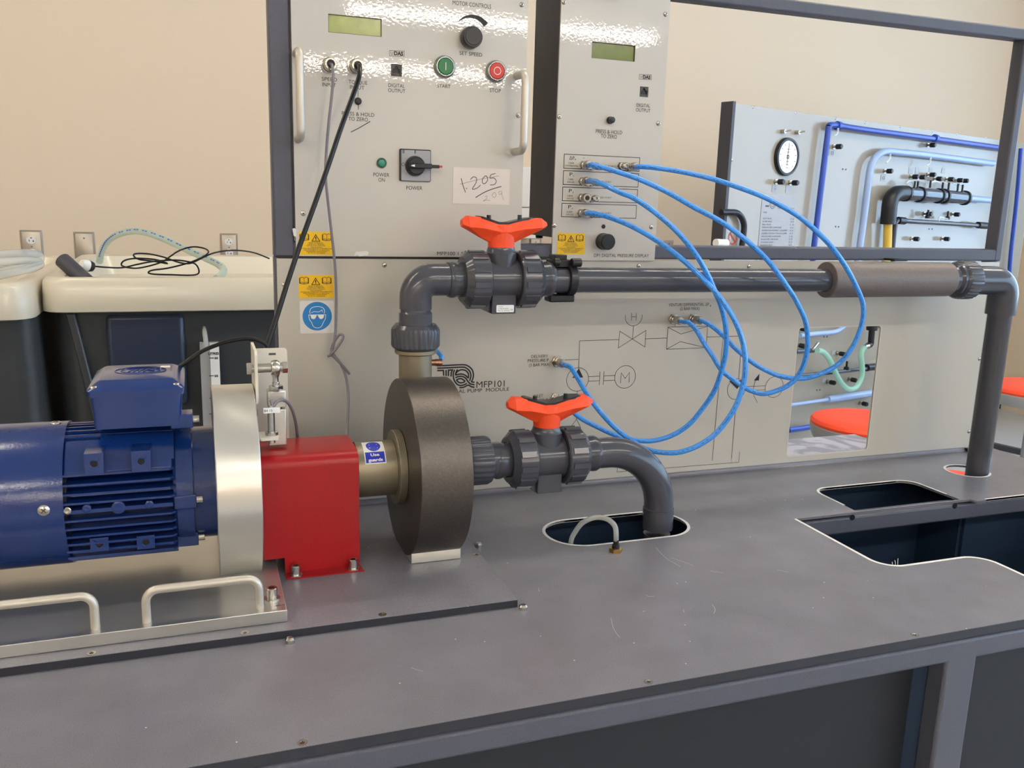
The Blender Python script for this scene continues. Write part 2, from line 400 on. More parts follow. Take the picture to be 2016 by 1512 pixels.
# rear opening and the big front opening (tank access), both cut into the sheet
rear = arcpts(.93, -.142, .027, 180, 90)+arcpts(1.072, -.142, .027, 90, 0)+[(1.101, -.2185), (.903, -.2185)]
hole = circ(1.238, -.103, .035, 40)
outer = [(BX0, BY0), (.945, BY0), (.945, -.44)]+arcpts(.915, -.43, .03, 0, 90)[1:]+arcpts(.822, -.37, .03, 270, 180)+[(.792, -.222), (1.118, -.222), (1.122, -.232), (1.14, -.232), (1.142, -.2285), (BX1, -.2285), (BX1, .0), (BX0, .0)]
sheet = MB().prism([outer, slot, rear, hole], 'z', -T, 0)
sheet.build('worktop', m_bench, bench, flat=True)
# pale cut edges round the openings
def edging(pts, w=.0022, closed=True):
    mb = MB(); P = [Vector(p) for p in pts]
    strip(mb, pts, w, 0, closed, place=lambda x, y: (x, y, .00025))
    n = len(P)
    for i in range(n if closed else n-1):
        a, b = P[i], P[(i+1) % n]
        mb.add([(a.x,a.y,.0002),(b.x,b.y,.0002),(b.x,b.y,-T-.0004),(a.x,a.y,-T-.0004)], [(0,1,2,3)])
    return mb
for e in (edging(slot, .0042), edging(hole, .004), edging([(.903,-.193)]+rear[:-2]+[(1.101,-.193)], .004, False),
          edging([(.945, BY0), (.945, -.44)]+arcpts(.915, -.43, .03, 0, 90)[1:]+arcpts(.822, -.37, .03, 270, 180)+[(.792, -.222)], .0045, False),
          edging([(1.142, -.2285), (BX1, -.2285)], .003, False)):
    e.build('cut_edge', m_trim, bench)
# a curl of torn protective film at the front opening
sw = MB()
for a in range(3):
    p = Vector((.806+.004*a, -.3965, .0003)); sw.tube(smooth([p, p+Vector((random.uniform(-.001,.002), .001, .0025)), p+Vector((random.uniform(.001,.004), .003, .0035+.002*a))], 4), .0003, 5)
sw.build('torn_film', m_white, bench)
# frame under the sheet
def tubebox(name, a, b, m=m_frame, bv=.0035): return MB().box(a, b).build(name, m, bench, bevel=bv)
tubebox('front_rail', (BX0, -.5545, -.037), (BX1, -.5295, -.0125))
tubebox('sheet_lip', (BX0, BY0-.0005, -.0095), (BX1, BY0+.0015, -T), bv=None) if False else None
MB().box((BX0, BY0-.0004, -.0098), (.945, BY0+.012, -.0004)).build('worktop_lip', m_lipd, bench)
tubebox('rear_rail', (BX0, -.03, -.037), (1.17, -.005, -.006))
cb = MB().box((.70, -.2205, -.033), (BX1, -.1945, -.0075)).build('cross_beam', m_frame, bench, bevel=.003)
for u, v in ((1678, 1019), (1880, 996)):
    p = onY(u, v, -.2205); MB().cyl((p.x, -.2208, p.z), (p.x, -.2200, p.z), .0045, 20).build('bolt_hole', m_blk, cb)
tubebox('end_rail', (BX1-.025, -.53, -.037), (BX1, -.03, -.006))
tubebox('end_rail', (BX0, -.53, -.037), (BX0+.025, -.03, -.006))
for x in (BX0+.0, .738, 1.385):
    tubebox('leg', (x, -.5545, Z0+.03), (x+.043 if x > .7 and x < 1 else x+.025, -.5295, -.030))
for x in (BX0, 1.385): tubebox('leg', (x, -.03, Z0+.03), (x+.025, -.005, -.030))
for x in (BX0+.012, .76, 1.397):
    for y in ((-.542, -.018) if x != .76 else (-.542,)): MB().lathe((x, y, Z0), (0,0,1), [(0,0),(0,.022),(.012,.02),(.014,.008),(.04,.008),(.04,0)], 20).build('foot', m_blk, bench)
tubebox('lower_rail', (BX0+.025, -.5545, Z0+.12), (BX1-.025, -.5295, Z0+.145))
# volumetric tank and dark side panels below the sheet
tk = MB()
tx0, tx1, ty0, ty1, tz, zt = .66, 1.37, -.50, -.06, -.55, -.0045
tk.prism([(tx0, ty0), (tx1, ty0), (tx1, -.150), (1.19, -.150), (1.19, ty1), (tx0, ty1)], 'z', tz, tz+.006)
tk.box((tx0, ty0, tz), (tx0+.006, ty1, zt)); tk.box((tx0, ty1-.006, tz), (1.19, ty1, zt)); tk.box((tx0, ty0, tz), (tx1, ty0+.006, -.04)); tk.box((1.184, -.150, tz), (1.19, ty1, zt)); tk.box((1.19, -.156, tz), (tx1, -.150, zt)); tk.box((tx1-.006, ty0, tz), (tx1, -.15, zt))
tk.build('volumetric_tank', m_navy, bench)
sk = MB(); sx0, sx1 = .02, .655
sk.box((sx0, -.46, -.5), (sx1, -.09, -.494)); sk.box((sx0, -.46, -.5), (sx0+.006, -.09, -.0045)); sk.box((sx1-.006, -.46, -.5), (sx1, -.09, -.0045)); sk.box((sx0, -.096, -.5), (sx1, -.09, -.0045)); sk.box((sx0, -.46, -.5), (sx1, -.454, -.04))
sk.build('sump_tank', m_navy, bench)
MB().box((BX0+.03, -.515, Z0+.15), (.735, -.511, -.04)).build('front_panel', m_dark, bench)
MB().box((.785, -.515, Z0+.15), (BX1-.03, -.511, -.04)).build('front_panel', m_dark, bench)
pb = MB().box((.40, -.535, Z0+.147), (.44, -.517, -.30)); 
# upper raised plinth sheet carrying the pump set
PX1, PY0, PY1, PH = .3155, -.370, -.150, .0085
pl = MB().prism([(BX0+.25, PY0), (PX1, PY0), (PX1, PY1), (BX0+.25, PY1)], 'z', .0, PH).build('plinth_plate', m_bench, bench, bevel=.0006)
MB().box((BX0+.25, PY0-.0005, .0001), (PX1+.0003, PY0+.001, PH-.0005)).build('plinth_edge', m_lipd, pl)
for u, v in ((753, 1210), (482, 1246), (180, 1286), (938, 1092)):
    p = onZ(u, v, PH); csk(pl, p.x, p.y, PH)
for u, v in ((1281, 1347), (1801, 1250), (597, 1470)):
    p = onZ(u, v, 0); csk(bench, p.x, max(p.y, BY0+.006), 0)
for u, v in ((1030, 1196), (571, 1261)):
    p = onZ(u, v, .002); MB().lathe((p.x, p.y, 0), (0,0,1), [(0,0),(0,.0048),(.0035,.0048),(.0055,.0032),(.0062,0)], 20).build('dome_screw', m_steel, bench)
p = onZ(942, 1072, .003); MB().lathe((p.x, p.y, 0), (0,0,1), [(0,0),(0,.0048),(.0035,.0048),(.0055,.0032),(.0062,0)], 20).build('dome_screw', m_steel, bench)
cv_ = [(-.0075, .0002)]+[(-.0075+.0058*sin(radians(a)), .0060-.0058*cos(radians(a))) for a in range(0, 91, 10)]+[(-.0017, .0066), (-.0006, .0066), (-.0006, .0002)]
MB().prism(cv_, 'x', BX0+.02, 1.34).build('rear_cove', m_bench, bench)
# scratches on the laminate
sc = MB()
for pts in ([(1203,1217),(1206,1232),(1212,1245),(1221,1256)], [(1271,1172),(1280,1175),(1289,1174)], [(1398,1124),(1410,1126),(1425,1128)], [(1402,1190),(1408,1200),(1405,1208)], [(1291,1078),(1310,1098),(1340,1116)], [(1320,1098),(1350,1108),(1365,1114)],
            [(810,1314),(818,1318),(833,1322)], [(1488,983),(1500,985),(1510,988)], [(1530,1122),(1548,1126),(1552,1126)], [(1060,1158),(1062,1165)], [(1345,1200),(1347,1206)]):
    strip(sc, smooth([(onZ(u, v, 0).x, onZ(u, v, 0).y, 0) for u, v in pts], 3) and [(q.x, q.y) for q in smooth([(onZ(u, v, 0).x, onZ(u, v, 0).y, 0) for u, v in pts], 3)], .00055, 0, place=lambda x, y: (x, y, .0002))
sc.build('scratch_mark', mat('scuff_grey', '#8d8a88', .6), bench)

# back panel (grey sheet) with window cut-out
PXL, PXR, PZT = .102, 1.362, .3500
win = rrect(.9405, 1.1125, .0175, .2405, .006, 4)
bp = MB().prism([[(PXL, .0005), (PXR, .0005), (PXR, PZT), (PXL, PZT)], win], 'y', 0, .004)
backp = thing('schematic_panel', 'long pale grey back panel printed with the pump circuit diagram, with a rectangular cut-out', 'panel', (.73, 0, 0))
bp.build('panel_sheet', m_back, backp, flat=True)
MB().box((PXL+.002, -.0002, PZT), (.66, .0004, .3538)).build('gap_shade', m_blk, backp)  # black strip added as the deep shade in the seam between the panels
we = MB(); strip(we, win, .0016, -.0003, True); we.build('cut_edge', m_edge, backp)
# printing
pr = MB(); yk = -.00035
def L(pts, w=.00075, closed=False, m=None, mb=None): strip(mb or pr, pz(pts), w, yk, closed, m)
def arc(u, v, r, a0=0, a1=360, w=.00075, mb=None):
    c = onY(u, v); rr = abs(onY(u+r, v).x-c.x); strip(mb or pr, [(c.x+rr*cos(radians(a0+(a1-a0)*i/40)), c.z+rr*sin(radians(a0+(a1-a0)*i/40))) for i in range(40 if a1-a0 == 360 else 41)], w, yk, a1-a0 == 360)
arc(1137, 747, 21.5); L([(1139,725),(1141,671),(1218,668.5)]); L([(1220,652),(1217,685),(1271.5,650.5),(1269.5,683)], closed=True)
L([(1245,668),(1247,641)]); arc(1247.5, 623, 16.5, 170, 370)
L([(1243.5,616),(1243,631)]); L([(1252.5,616),(1252,631)]); L([(1243.5,623.5),(1252.5,623.5)])
L([(1271,667),(1313,665.5)]); L([(1315,644),(1393,642),(1390,684.5),(1312,687.5)], closed=True)
L([(1315,644.5),(1340.5,657.5),(1393,642.5)]); L([(1312.5,687),(1339.5,672.5),(1388,684)])
L([(1328.6,642.5),(1329,636)]); L([(1367.5,641.5),(1367.8,636)])
L([(1391,663.5),(1461,661.5),(1454,746)]); L([(1423.5,663),(1402,907)])
arc(1449.5, 766, 17.5); fill(pr, pz([(1435,750),(1464,748),(1451,766)][::-1]), yk); L([(1449,787),(1440,903)])
L([(1216,918),(1214.5,929),(1454,910),(1456,889)])
L([(1158,741.5),(1180,740.5)]); L([(1158,750.5),(1180,749.5)]); L([(1181,731.5),(1179.5,758)]); L([(1189,731),(1187.5,757.5)]); L([(1189,740),(1210,739)]); L([(1188,749.5),(1210,748.5)])
arc(1230.5, 742, 20.3); L([(1221.5,754),(1223,734),(1230.5,745),(1239,733),(1238,753)])
L([(1467,761),(1507,759.5)]); L([(1468,769),(1507,767.5)]); arc(1524, 762, 17.5)
L([(1491,793),(1484,779),(1483,765),(1486,752),(1492,742)]); fill(pr, pz([(1484,749),(1495,735.5),(1494,749)]), yk)
L([(1112,708.5),(1138.5,707.5)]); L([(1110,788),(1135.5,787)]); L([(1136.5,769),(1135,826)]); L([(1122,843),(1135,825),(1143,842)]); fill(pr, pz([(1126.5,744),(1139.5,725),(1148,743)]), yk)
textpx(pr, 'DELIVERY', 1046, 1079, 701.5, 6, yk); textpx(pr, 'PRESSURE P', 1039, 1080, 709.5, 6, yk); textpx(pr, '2', 1082, 1084.5, 712, 3, yk); textpx(pr, '(3 BAR MAX)', 1041.5, 1083, 718, 6, yk)
textpx(pr, 'INLET', 1050.5, 1069, 779.5, 6, yk); textpx(pr, 'PRESSURE P', 1037, 1078, 788, 6, yk); textpx(pr, '1', 1081, 1082.5, 790.5, 3, yk); textpx(pr, '(1 BAR MAX)', 1039, 1081, 797, 6, yk)
textpx(pr, 'VENTURI DIFFERENTIAL \u0394P', 1316.5, 1396, 599.5, 6, yk); textpx(pr, '1', 1398, 1399.5, 602, 3, yk); textpx(pr, '(2 BAR MAX)', 1339, 1377, 607.5, 6, yk)
textpx(pr, 'MFP101', 938, 993.5, 756, 12.5, yk); textpx(pr, 'CENTRIFUGAL PUMP  MODULE', 838, 1002.5, 769.5, 7, yk)
# the interlaced emblem
G = lambda x, y: (840+x/11.86, 700+y/11.86)
def LG(pts, w=.0021, cl=False, sm=True):
    q = [G(*p) for p in pts]; q = [(onY(u, v).x, 0, onY(u, v).z) for u, v in q]
    if sm: q = smooth(q, 5)
    strip(pr, [(p[0], p[2]) for p in q], w, yk, cl)
LG([(245,240),(500,228),(840,213),(960,240),(1060,330),(1090,450),(1070,560),(1045,610),(1115,622)])
LG([(245,295),(500,285),(830,270),(920,290),(1000,360),(1030,450),(1020,530),(1000,590)])
LG([(245,350),(390,346),(396,470)], sm=False); LG([(452,335),(452,475)], sm=False); LG([(505,480),(508,340),(600,335),(572,400),(567,490)], sm=False)
LG([(650,330),(625,400),(620,470),(640,570),(690,650),(750,690),(830,695),(940,650)]); LG([(720,320),(690,380),(670,460)])
LG([(670,430),(720,370),(800,333),(900,345),(965,410),(975,480),(965,520),(900,460),(800,430),(670,455)])
LG([(670,515),(740,490),(820,485),(900,520),(960,600),(1020,660),(1115,680)]); LG([(690,570),(760,540),(820,545),(890,600),(820,635),(750,625),(690,570)])
LG([(760,745),(850,742),(970,690),(1040,725),(1115,740)])
pr.build('printed_schematic', m_ink, backp)
for u, v in ((757,522),(560,561),(1258,524),(1475,525),(1929,707),(1908,850)):
    p = onY(u, v, -.001); screw(backp, p.x, 0, p.z)
fits = {}
for k, (u, v, hx) in dict(P2=(1096,711,.0092), P1=(1093,784,.0092), VA=(1325,628,.0088), VB=(1364,627.5,.0088)).items():
    p = onY(u, v); fits[k] = (p.x, p.z); fitting(backp, p.x, 0, p.z, .024, .0062, hx)

# yellow manual labels and mandatory sign
def manual_label(parent, u0, v0, u1, v1, y):
    a = onY(u0, (v0+v1)/2, y); b = onY(u1, (v0+v1)/2, y); zt = onY((u0+u1)/2, v0, y).z; zb = onY((u0+u1)/2, v1, y).z
    mb = MB().box((a.x, y-.0003, zb), (b.x, y, zt)); o = mb.build('warning_label', m_yel, parent)
    w, h = b.x-a.x, zt-zb; k = MB(); yy = y-.0005
    X = lambda f: a.x+w*f; Z = lambda f: zt-h*f
    for c in (.155, .805):
        for s in (-1, 1):
            strip(k, [(X(c), Z(.35)), (X(c+s*.055), Z(.30)), (X(c+s*.115), Z(.335)), (X(c+s*.115), Z(.12)), (X(c+s*.055), Z(.08)), (X(c), Z(.13))], .0006, yy)
        strip(k, [(X(c), Z(.37)), (X(c), Z(.13))], .0005, yy)
        strip(k, [(X(c-.13), Z(.12)), (X(c-.13), Z(.355)), (X(c), Z(.385)), (X(c+.13), Z(.355)), (X(c+.13), Z(.12))], .0007, yy)
    strip(k, [(X(.375), Z(.41)), (X(.485), Z(.13)), (X(.605), Z(.41))], .0009, yy, True)
    strip(k, [(X(.487), Z(.21)), (X(.487), Z(.33))], .0014, yy); strip(k, [(X(.487), Z(.35)), (X(.487), Z(.38))], .0014, yy)
    for i, (s, f0, f1) in enumerate((('REFER TO MANUAL', .28, .70), ('CONSULTE O MANUAL', .25, .73), ('CONSULTAR EL MANUAL', .22, .76), ('siehe Handbuch', .33, .66), ("CONSULTER LE MANUEL D'INFORMATION", .05, .95),
                                     ('FARE RIFERIMENTO AL MANUALE', .13, .88), ('RAADPLEEG HANDLEIDING', .21, .81), ('SE TIL AT HANDBOK', .26, .76))):
        text(k, s, X(f0), X(f1), Z(.475+i*.063), h*.036, yy, bold=.02)
    k.build('label_print', m_ink, o)
    return o
manual_label(backp, 588, 541.5, 656.5, 587, 0)
a = onY(590.5, 624); b = onY(657.5, 624); zt = onY(624, 592).z; zb = onY(624, 656).z
sg = MB().prism(rrect(a.x, b.x, zb, zt, .002, 3), 'y', -.0003, 0).build('safety_sign', m_sign, backp)
q = MB(); c = onY(624.5, 622.5); R_ = .0195
fill(q, circ(c.x, c.z, R_, 48), -.0005); q.build('blue_disc', m_sblue, sg)
q = MB(); yy = -.0007; P = lambda x, y: (c.x+x*R_, c.z+y*R_)
strip(q, [P(*p[:2]) for p in smooth([(-.48,.18,0),(-.5,.35,0),(-.38,.58,0),(0,.68,0),(.36,.6,0),(.5,.4,0),(.47,.18,0)], 5)], .0007, yy)
strip(q, [P(*p[:2]) for p in smooth([(-.4,.24,0),(-.2,.33,0),(0,.3,0),(.2,.34,0),(.33,.45,0)], 4)], .0006, yy); strip(q, [P(.33,.45), P(.36,.28)], .0006, yy)
strip(q, [P(*p[:2]) for p in smooth([(-.58,.08,0),(-.54,-.2,0),(-.4,-.42,0),(-.28,-.7,0),(-.1,-.8,0),(.1,-.8,0),(.28,-.7,0),(.42,-.42,0),(.54,-.2,0),(.58,.08,0)], 5)], .0007, yy)
strip(q, [P(-.6,.1), P(.6,.1)], .0007, yy)
for s in (-1, 1): fill(q, [P(s*.04+s*t[0], t[1]) for t in ((0,.08),(.42,.08),(.38,-.12),(.25,-.2),(.12,-.17),(.02,0))][::s], yy)
q.build('face_print', m_white, sg)

# instrument frame standing on the bench above the panel: charcoal tube, open in the middle
FZ0, FZ1 = .3515, .7445; FX0, FX1 = .099, 1.3655
ft = dict(m=m_frame)
frm = thing('instrument_frame', 'open rectangular charcoal tube frame standing above the schematic panel', 'frame', (.73, .013, 0))
fo = [(FX0, FZ0), (FX1, FZ0), (FX1, FZ1), (FX0, FZ1)]
fi = [(FX0+.0275, FZ0+.0225), (FX1-.0155-.005, FZ0+.0225), (FX1-.0205, FZ1-.0175), (FX0+.0275, FZ1-.0175)]
MB().box((FX0, .0005, FZ0), (FX0+.027, .026, FZ1)).build('frame_upright', m_frame, frm, bevel=.003)
MB().box((1.349, .0005, FZ0), (FX1, .026, FZ1)).build('frame_upright', m_frame, frm, bevel=.003)
MB().box((FX0+.020, .001, FZ1-.0185), (FX1-.01, .0255, FZ1)).build('frame_rail', m_frame, frm, bevel=.003)
MB().box((FX0+.020, .001, FZ0), (FX1-.01, .0255, FZ0+.021)).build('frame_rail', m_frame, frm, bevel=.003)
MB().box((.40, .001, FZ1-.0135), (1.36, .0015, FZ1-.0115)).build('frame_groove', m_blk, bench) if False else None
for x in (FX0, 1.345): MB().box((x, .006, -.006), (x+.02, .026, FZ0+.002)).build('frame_upright', m_frame, frm, bevel=.003)
p = onY(1893, 885, -.004); MB().box((1.338, -.012, .0005), (1.36, -.001, .006)).build('corner_bracket', m_blk, bench, bevel=.001)

# ------------------------------------------------------------------ motor drive control unit (upper left panel)
drv = thing('motor_drive_unit', 'large grey motor control panel with start and stop buttons and two pull handles', 'control panel', (.28, .06, FZ0))
AX0, AX1, AZ0, AZ1 = .1268, .4425, .3535, .7425
ya = -.004
def rectpx(u0, v0, u1, v1, y=ya):
    a = onY(u0, (v0+v1)/2, y); b = onY(u1, (v0+v1)/2, y); t = onY((u0+u1)/2, v0, y); d = onY((u0+u1)/2, v1, y); return a.x, b.x, d.z, t.z
lcd = rectpx(646.5, 32, 751.5, 68); jk = rectpx(769.5, 126, 791.5, 150.5)
def rc(r): return [(r[0], r[2]), (r[1], r[2]), (r[1], r[3]), (r[0], r[3])]
fa = MB().prism([[(AX0, AZ0), (AX1, AZ0), (AX1, AZ1), (AX0, AZ1)], rc(lcd), rc(jk)], 'y', ya, 0).build('front_panel', m_panel, drv, flat=True)
MB().box((AX0+.012, .0005, AZ0+.0205), (AX1-.03, .17, AZ1-.018)).build('case', m_box, drv, bevel=.002)
MB().box((AX0+.0005, .0, AZ0), (AX0+.0025, .012, AZ1)).build('panel_flange', m_edge, drv)
def display(parent, r, y, m, depth=.004):
    x0, x1, z0, z1 = r; o = MB().box((x0, y+depth-.0015, z0), (x1, y+depth-.0005, z1)).build('display', m, parent)
    mb = MB(); e = .0006
    mb.box((x0, y+.0002, z1-e), (x1, y+depth-.001, z1)); mb.box((x0, y+.0002, z0), (x0+e, y+depth-.001, z1)); mb.box((x1-e, y+.0002, z0), (x1, y+depth-.001, z1)); mb.box((x0, y+.0002, z0), (x1, y+depth-.001, z0+e))
    mb.build('display_surround', m_grink, o); return o
def netjack(parent, r, y):
    x0, x1, z0, z1 = r; w = x1-x0; h = z1-z0; X = lambda f: x0+w*f; Z = lambda f: z0+h*f
    mb = MB().prism([rc(r), [(X(.14), Z(.25)), (X(.86), Z(.25)), (X(.86), Z(.62)), (X(.68), Z(.62)), (X(.68), Z(.78)), (X(.6), Z(.78)), (X(.6), Z(.88)), (X(.4), Z(.88)), (X(.4), Z(.78)), (X(.32), Z(.78)), (X(.32), Z(.62)), (X(.14), Z(.62))]], 'y', y+.0008, y+.003)
    mb.box((x0, y+.003, z0), (x1, y+.0034, z1), 1)
    for f in (.2, .8): mb.box((X(f-.05), y+.0006, Z(.1)), (X(f+.05), y+.0009, Z(.17)), 1)
    return mb.build('network_socket', [m_grink, m_blk], parent)
display(drv, lcd, ya, m_lcd, .0038); netjack(drv, jk, ya)
ka = MB(); yk = ya-.0003
for s, u0, u1, v, h in (('MOTOR CONTROLS',891,967,9,8.5),('SET SPEED',904.5,949.5,106,7.5),('SPEED',633.5,663.5,156,7.5),('INPUT',634.5,661.5,167,7.5),('TORQUE',686.5,723,162,7.5),('INPUT',689,717.5,172,7.5),
                        ('PRESS & HOLD',673,737,224.5,7.5),('TO ZERO',686,724.5,234.5,7.5),('DIGITAL',764.5,797,168.5,7.5),('OUTPUT',764,798,178.5,7.5),('START',861,887,169.5,7.5),('STOP',964,986,178,7.5),
                        ('POWER',735,766.5,344,7.5),('ON',745,757.5,354,7.5),('POWER',800,831.5,370,7.5),('MFP100 1.5kW MOTOR DRIVE',860.5,1004,499.5,7)):
    textpx(ka, s, u0, u1, v, h, yk)
def vdas(mb, u0, v0, u1, v1, y):
    strip(mb, pz([(u0,v0),(u1,v0+1),(u1,v1),(u0,v1-1)], y), .0005, y, True); w = u1-u0
    textpx(mb, 'DAS', u0+w*.30, u1-w*.07, (v0+v1)/2, (v1-v0)*.62, y, bold=.05)
    for q in ([(u0+w*.06, v0+3), (u0+w*.16, v1-2.6), (u0+w*.27, v0+3)], [(u0+w*.11, v0+3.4), (u0+w*.22, v0+3.6)]): strip(mb, pz(q, y), .0004, y)
vdas(ka, 767, 99.5, 796, 111, yk)
strip(ka, pz([(704.8,177),(705,190)], yk), .0006, yk); strip(ka, pz([(705.5,207),(705.7,216)], yk), .0006, yk)
strip(ka, pz([(691,260),(705,253),(729,239)], yk), .001, yk)
c = onY(929, 72, yk); rr = .0243
pts = []
for i in range(25):
    a = radians(140-100*i/24); pts.append((c.x+cos(a)*rr*1.05, c.z+sin(a)*rr*1.05, .0008+.0065*i/24))
fill(ka, [(p[0]+(p[0]-c.x)/rr*p[2]*.5, p[1]+(p[1]-c.z)/rr*p[2]*.5) for p in pts][::-1]+[(p[0]-(p[0]-c.x)/rr*p[2]*.5, p[1]-(p[1]-c.z)/rr*p[2]*.5) for p in pts], yk)
ka.build('printed_lettering', m_ink, drv)
# speed knob
def atp(u, v, y=ya): p = onY(u, v, y); return p.x, p.z
x, z = atp(924, 76)
kb = MB().lathe((x, ya, z), (0,-1,0), [(0,0),(0,.0128),(.002,.0135),(.004,.0142,.0006),(.016,.0138,.0006),(.018,.0128),(.0182,0)], 48, mod=(1,2)).build('speed_knob', m_blk, drv)
MB().lathe((x, ya-.0182, z), (0,-1,0), [(0,.0108),(.0006,.0104),(.0006,0)], 32).build('knob_cap', m_pvcd, kb)
for nm, (u, v), m, mk in (('start_button', (874.5, 132), m_green, 'I'), ('stop_button', (975.5, 141), m_redb, 'O')):
    x, z = atp(u, v); b = MB().lathe((x, ya, z), (0,-1,0), [(0,0),(0,.0142),(.002,.0146),(.0065,.0135),(.0075,.0122),(.0075,.0112),(.005,.0108)], 40).build(nm, m_chrome, drv)
    MB().lathe((x, ya-.0045, z), (0,-1,0), [(0,.0108),(.003,.0106),(.0036,.0098),(.0036,0)], 40).build('button_cap', m, b)
    q = MB()
    if mk == 'I': strip(q, [(x, z-.005), (x, z+.005)], .0008, ya-.0084)
    else: strip(q, circ(x, z, .0048, 32), .0007, ya-.0084, True)
    q.build('button_symbol', m_white, b)
# speed and torque connectors
for nm, (u, v) in (('speed_connector', (647.5, 129)), ('torque_connector', (700, 132))):
    x, z = atp(u, v)
    cn = MB().lathe((x, ya, z), (0,-1,0), [(0,0),(0,.0098),(.002,.0098),(.0025,.0086),(.007,.0084),(.0075,.009,.0006),(.014,.009,.0006),(.0145,.0078),(.0175,.0075),(.0175,.0052),(.0145,.0048)], 40, mod=(1,2)).build(nm, m_brass, drv)
    MB().cyl((x, ya-.012, z), (x, ya-.0158, z), .0052, 20).build('cable_gland', m_blk, cn)
x, z = atp(704.5, 199.5); MB().lathe((x, ya, z), (0,-1,0), [(0,0),(0,.0046),(.003,.0046),(.0035,.004),(.007,.0038),(.0075,.003),(.0075,0)], 24).build('zero_button', m_pvcd, drv)
x, z = atp(751, 321); pl_ = MB().lathe((x, ya, z), (0,-1,0), [(0,0),(0,.0066),(.0015,.0068),(.0015,.0056)], 32).build('power_lamp', m_grink, drv)
MB().lathe((x, ya-.001, z), (0,-1,0), [(0,.0056),(.0012,.0052),(.0022,.004),(.0026,0)], 32).build('lamp_lens', m_jade, pl_)
# rotary power switch
r = rectpx(786, 294, 847, 357); sw_ = MB().prism(rrect(*r, .0015, 3), 'y', ya-.0035, ya).build('power_switch', m_blk, drv, bevel=.0005)
fr_ = rectpx(790, 296, 847, 356, ya-.0035); MB().prism(rrect(fr_[0], fr_[1], fr_[2], fr_[3], .001, 3), 'y', ya-.0042, ya-.0034).build('switch_plate', m_swgrey, sw_)
x, z = atp(817, 327, ya-.004)
kn = MB().lathe((x, ya-.004, z), (0,-1,0), [(0,0),(0,.0135),(.004,.013),(.009,.0118),(.010,.0105),(.010,0)], 40).build('switch_knob', m_blk, sw_)
MB().box((x-.0105, ya-.020, z-.0032), (x+.020, ya-.0125, z+.0034)).build('switch_lever', m_pvcd, kn, bevel=.0012)
MB().box((x+.018, ya-.0195, z-.0022), (x+.0302, ya-.0135, z+.0022)).build('lever_end', m_pvcd, kn, bevel=.0008); MB().box((x+.0302, ya-.0185, z-.0012), (x+.0345, ya-.015, z+.0016)).build('lever_tip', m_redb, kn, bevel=.0004)
q = MB(); yy = ya-.0202; fill(q, [(x-.0095, z), (x-.004, z-.0017), (x-.004, z+.0017)], yy); q.build('switch_pointer', m_white, kn)
q = MB(); yy = ya-.0044
textpx(q, 'I', 816.3, 818, 299, 7, yy); textpx(q, 'O', 790.5, 797, 323.5, 7, yy); textpx(q, 'O', 791.5, 797, 298, 5.5, yy); textpx(q, 'I', 793.8, 794.9, 298, 9, yy)
q.build('switch_lettering', m_ink, sw_)
# pull handles
for x0, za, zb in ((onY(583, 108, ya).x, onY(583, 106, ya).z, onY(583, 274, ya).z), (onY(1017, 150, ya).x, onY(1017, 150, ya).z, onY(1013, 299, ya).z)):
    d = .036; r_ = .0052
    pts = [(x0, ya+.0005, za)]+[(x0, ya-d+.012-.012*sin(radians(a)), za-.012+.012*cos(radians(a))) for a in range(0, 91, 15)]+[(x0, ya-d+.012-.012*cos(radians(a)), zb+.012-.012*sin(radians(a))) for a in range(0, 91, 15)]+[(x0, ya+.0005, zb)]
    MB().tube(pts, r_, 16).build('pull_handle', m_hand, drv)
for u, v in ((1027,9),(1020,227),(597,420)):
    p = onY(u, v, ya); screw(drv, p.x, ya, p.z)
manual_label(drv, 588.5, 456, 656.5, 502, ya)
for pts in ([(700,496),(722,494),(726,497),(724,503),(716,503),(708,505),(704,501),(697,504)],):
    q = MB(); P2 = pz(pts, ya); q.prism(P2, 'y', ya-.0004, ya); q.build('torn_tape', m_sign, drv)
q = MB(); q.prism(pz([(575.5,450),(580,449),(583,452),(583.5,467),(578,464)], ya), 'y', ya-.0006, ya-.0001).build('torn_tape', m_sign, drv)
# handwritten note taped on
nt_ = thing('paper_note', 'small white paper note with handwritten numbers taped on the motor control panel', 'note', tuple(onY(947, 366, ya)))
r = rectpx(891.5, 331, 1003, 402, ya); MB().box((r[0], ya-.0005, r[2]), (r[1], ya-.0001, r[3])).build('paper', m_paper, nt_)
g = lambda x, y: (540+x/3.733, 300+y/3.733)
def hand(mb, pts, w): q = smooth([(onY(*g(*p), ya).x, onY(*g(*p), ya).z, 0) for p in pts], 5); strip(mb, [(p.x, p.y) for p in q], w, ya-.0007)
h1 = MB(); h2 = MB()
hand(h1, [(1372,190),(1385,240),(1405,295)], .0009); hand(h1, [(1410,262),(1414,268)], .0013)
hand(h1, [(1440,200),(1462,180),(1485,190),(1480,225),(1455,270),(1490,262),(1515,240)], .0009)
hand(h1, [(1550,172),(1530,195),(1528,222),(1545,230),(1566,205),(1562,178),(1550,172)], .0009)
hand(h1, [(1625,155),(1592,165),(1585,190),(1612,188),(1630,210),(1618,235),(1585,240)], .0009)
hand(h1, [(1478,332),(1540,295),(1600,270),(1668,250)], .0011); hand(h1, [(1360,235),(1500,200),(1650,172)], .0004)
hand(h2, [(1545,325),(1560,322),(1558,340),(1535,358),(1560,350),(1585,355)], .0005); hand(h2, [(1612,295),(1600,315),(1612,332),(1628,318),(1622,296),(1612,295)], .0005); hand(h2, [(1665,285),(1648,292),(1655,310),(1670,300),(1668,285),(1674,320),(1685,352)], .0005)
h1.build('ink_numbers', mat('purple_ink', '#2e2138', .5), nt_); h2.build('pencil_numbers', mat('pencil_grey', '#77706c', .6), nt_)

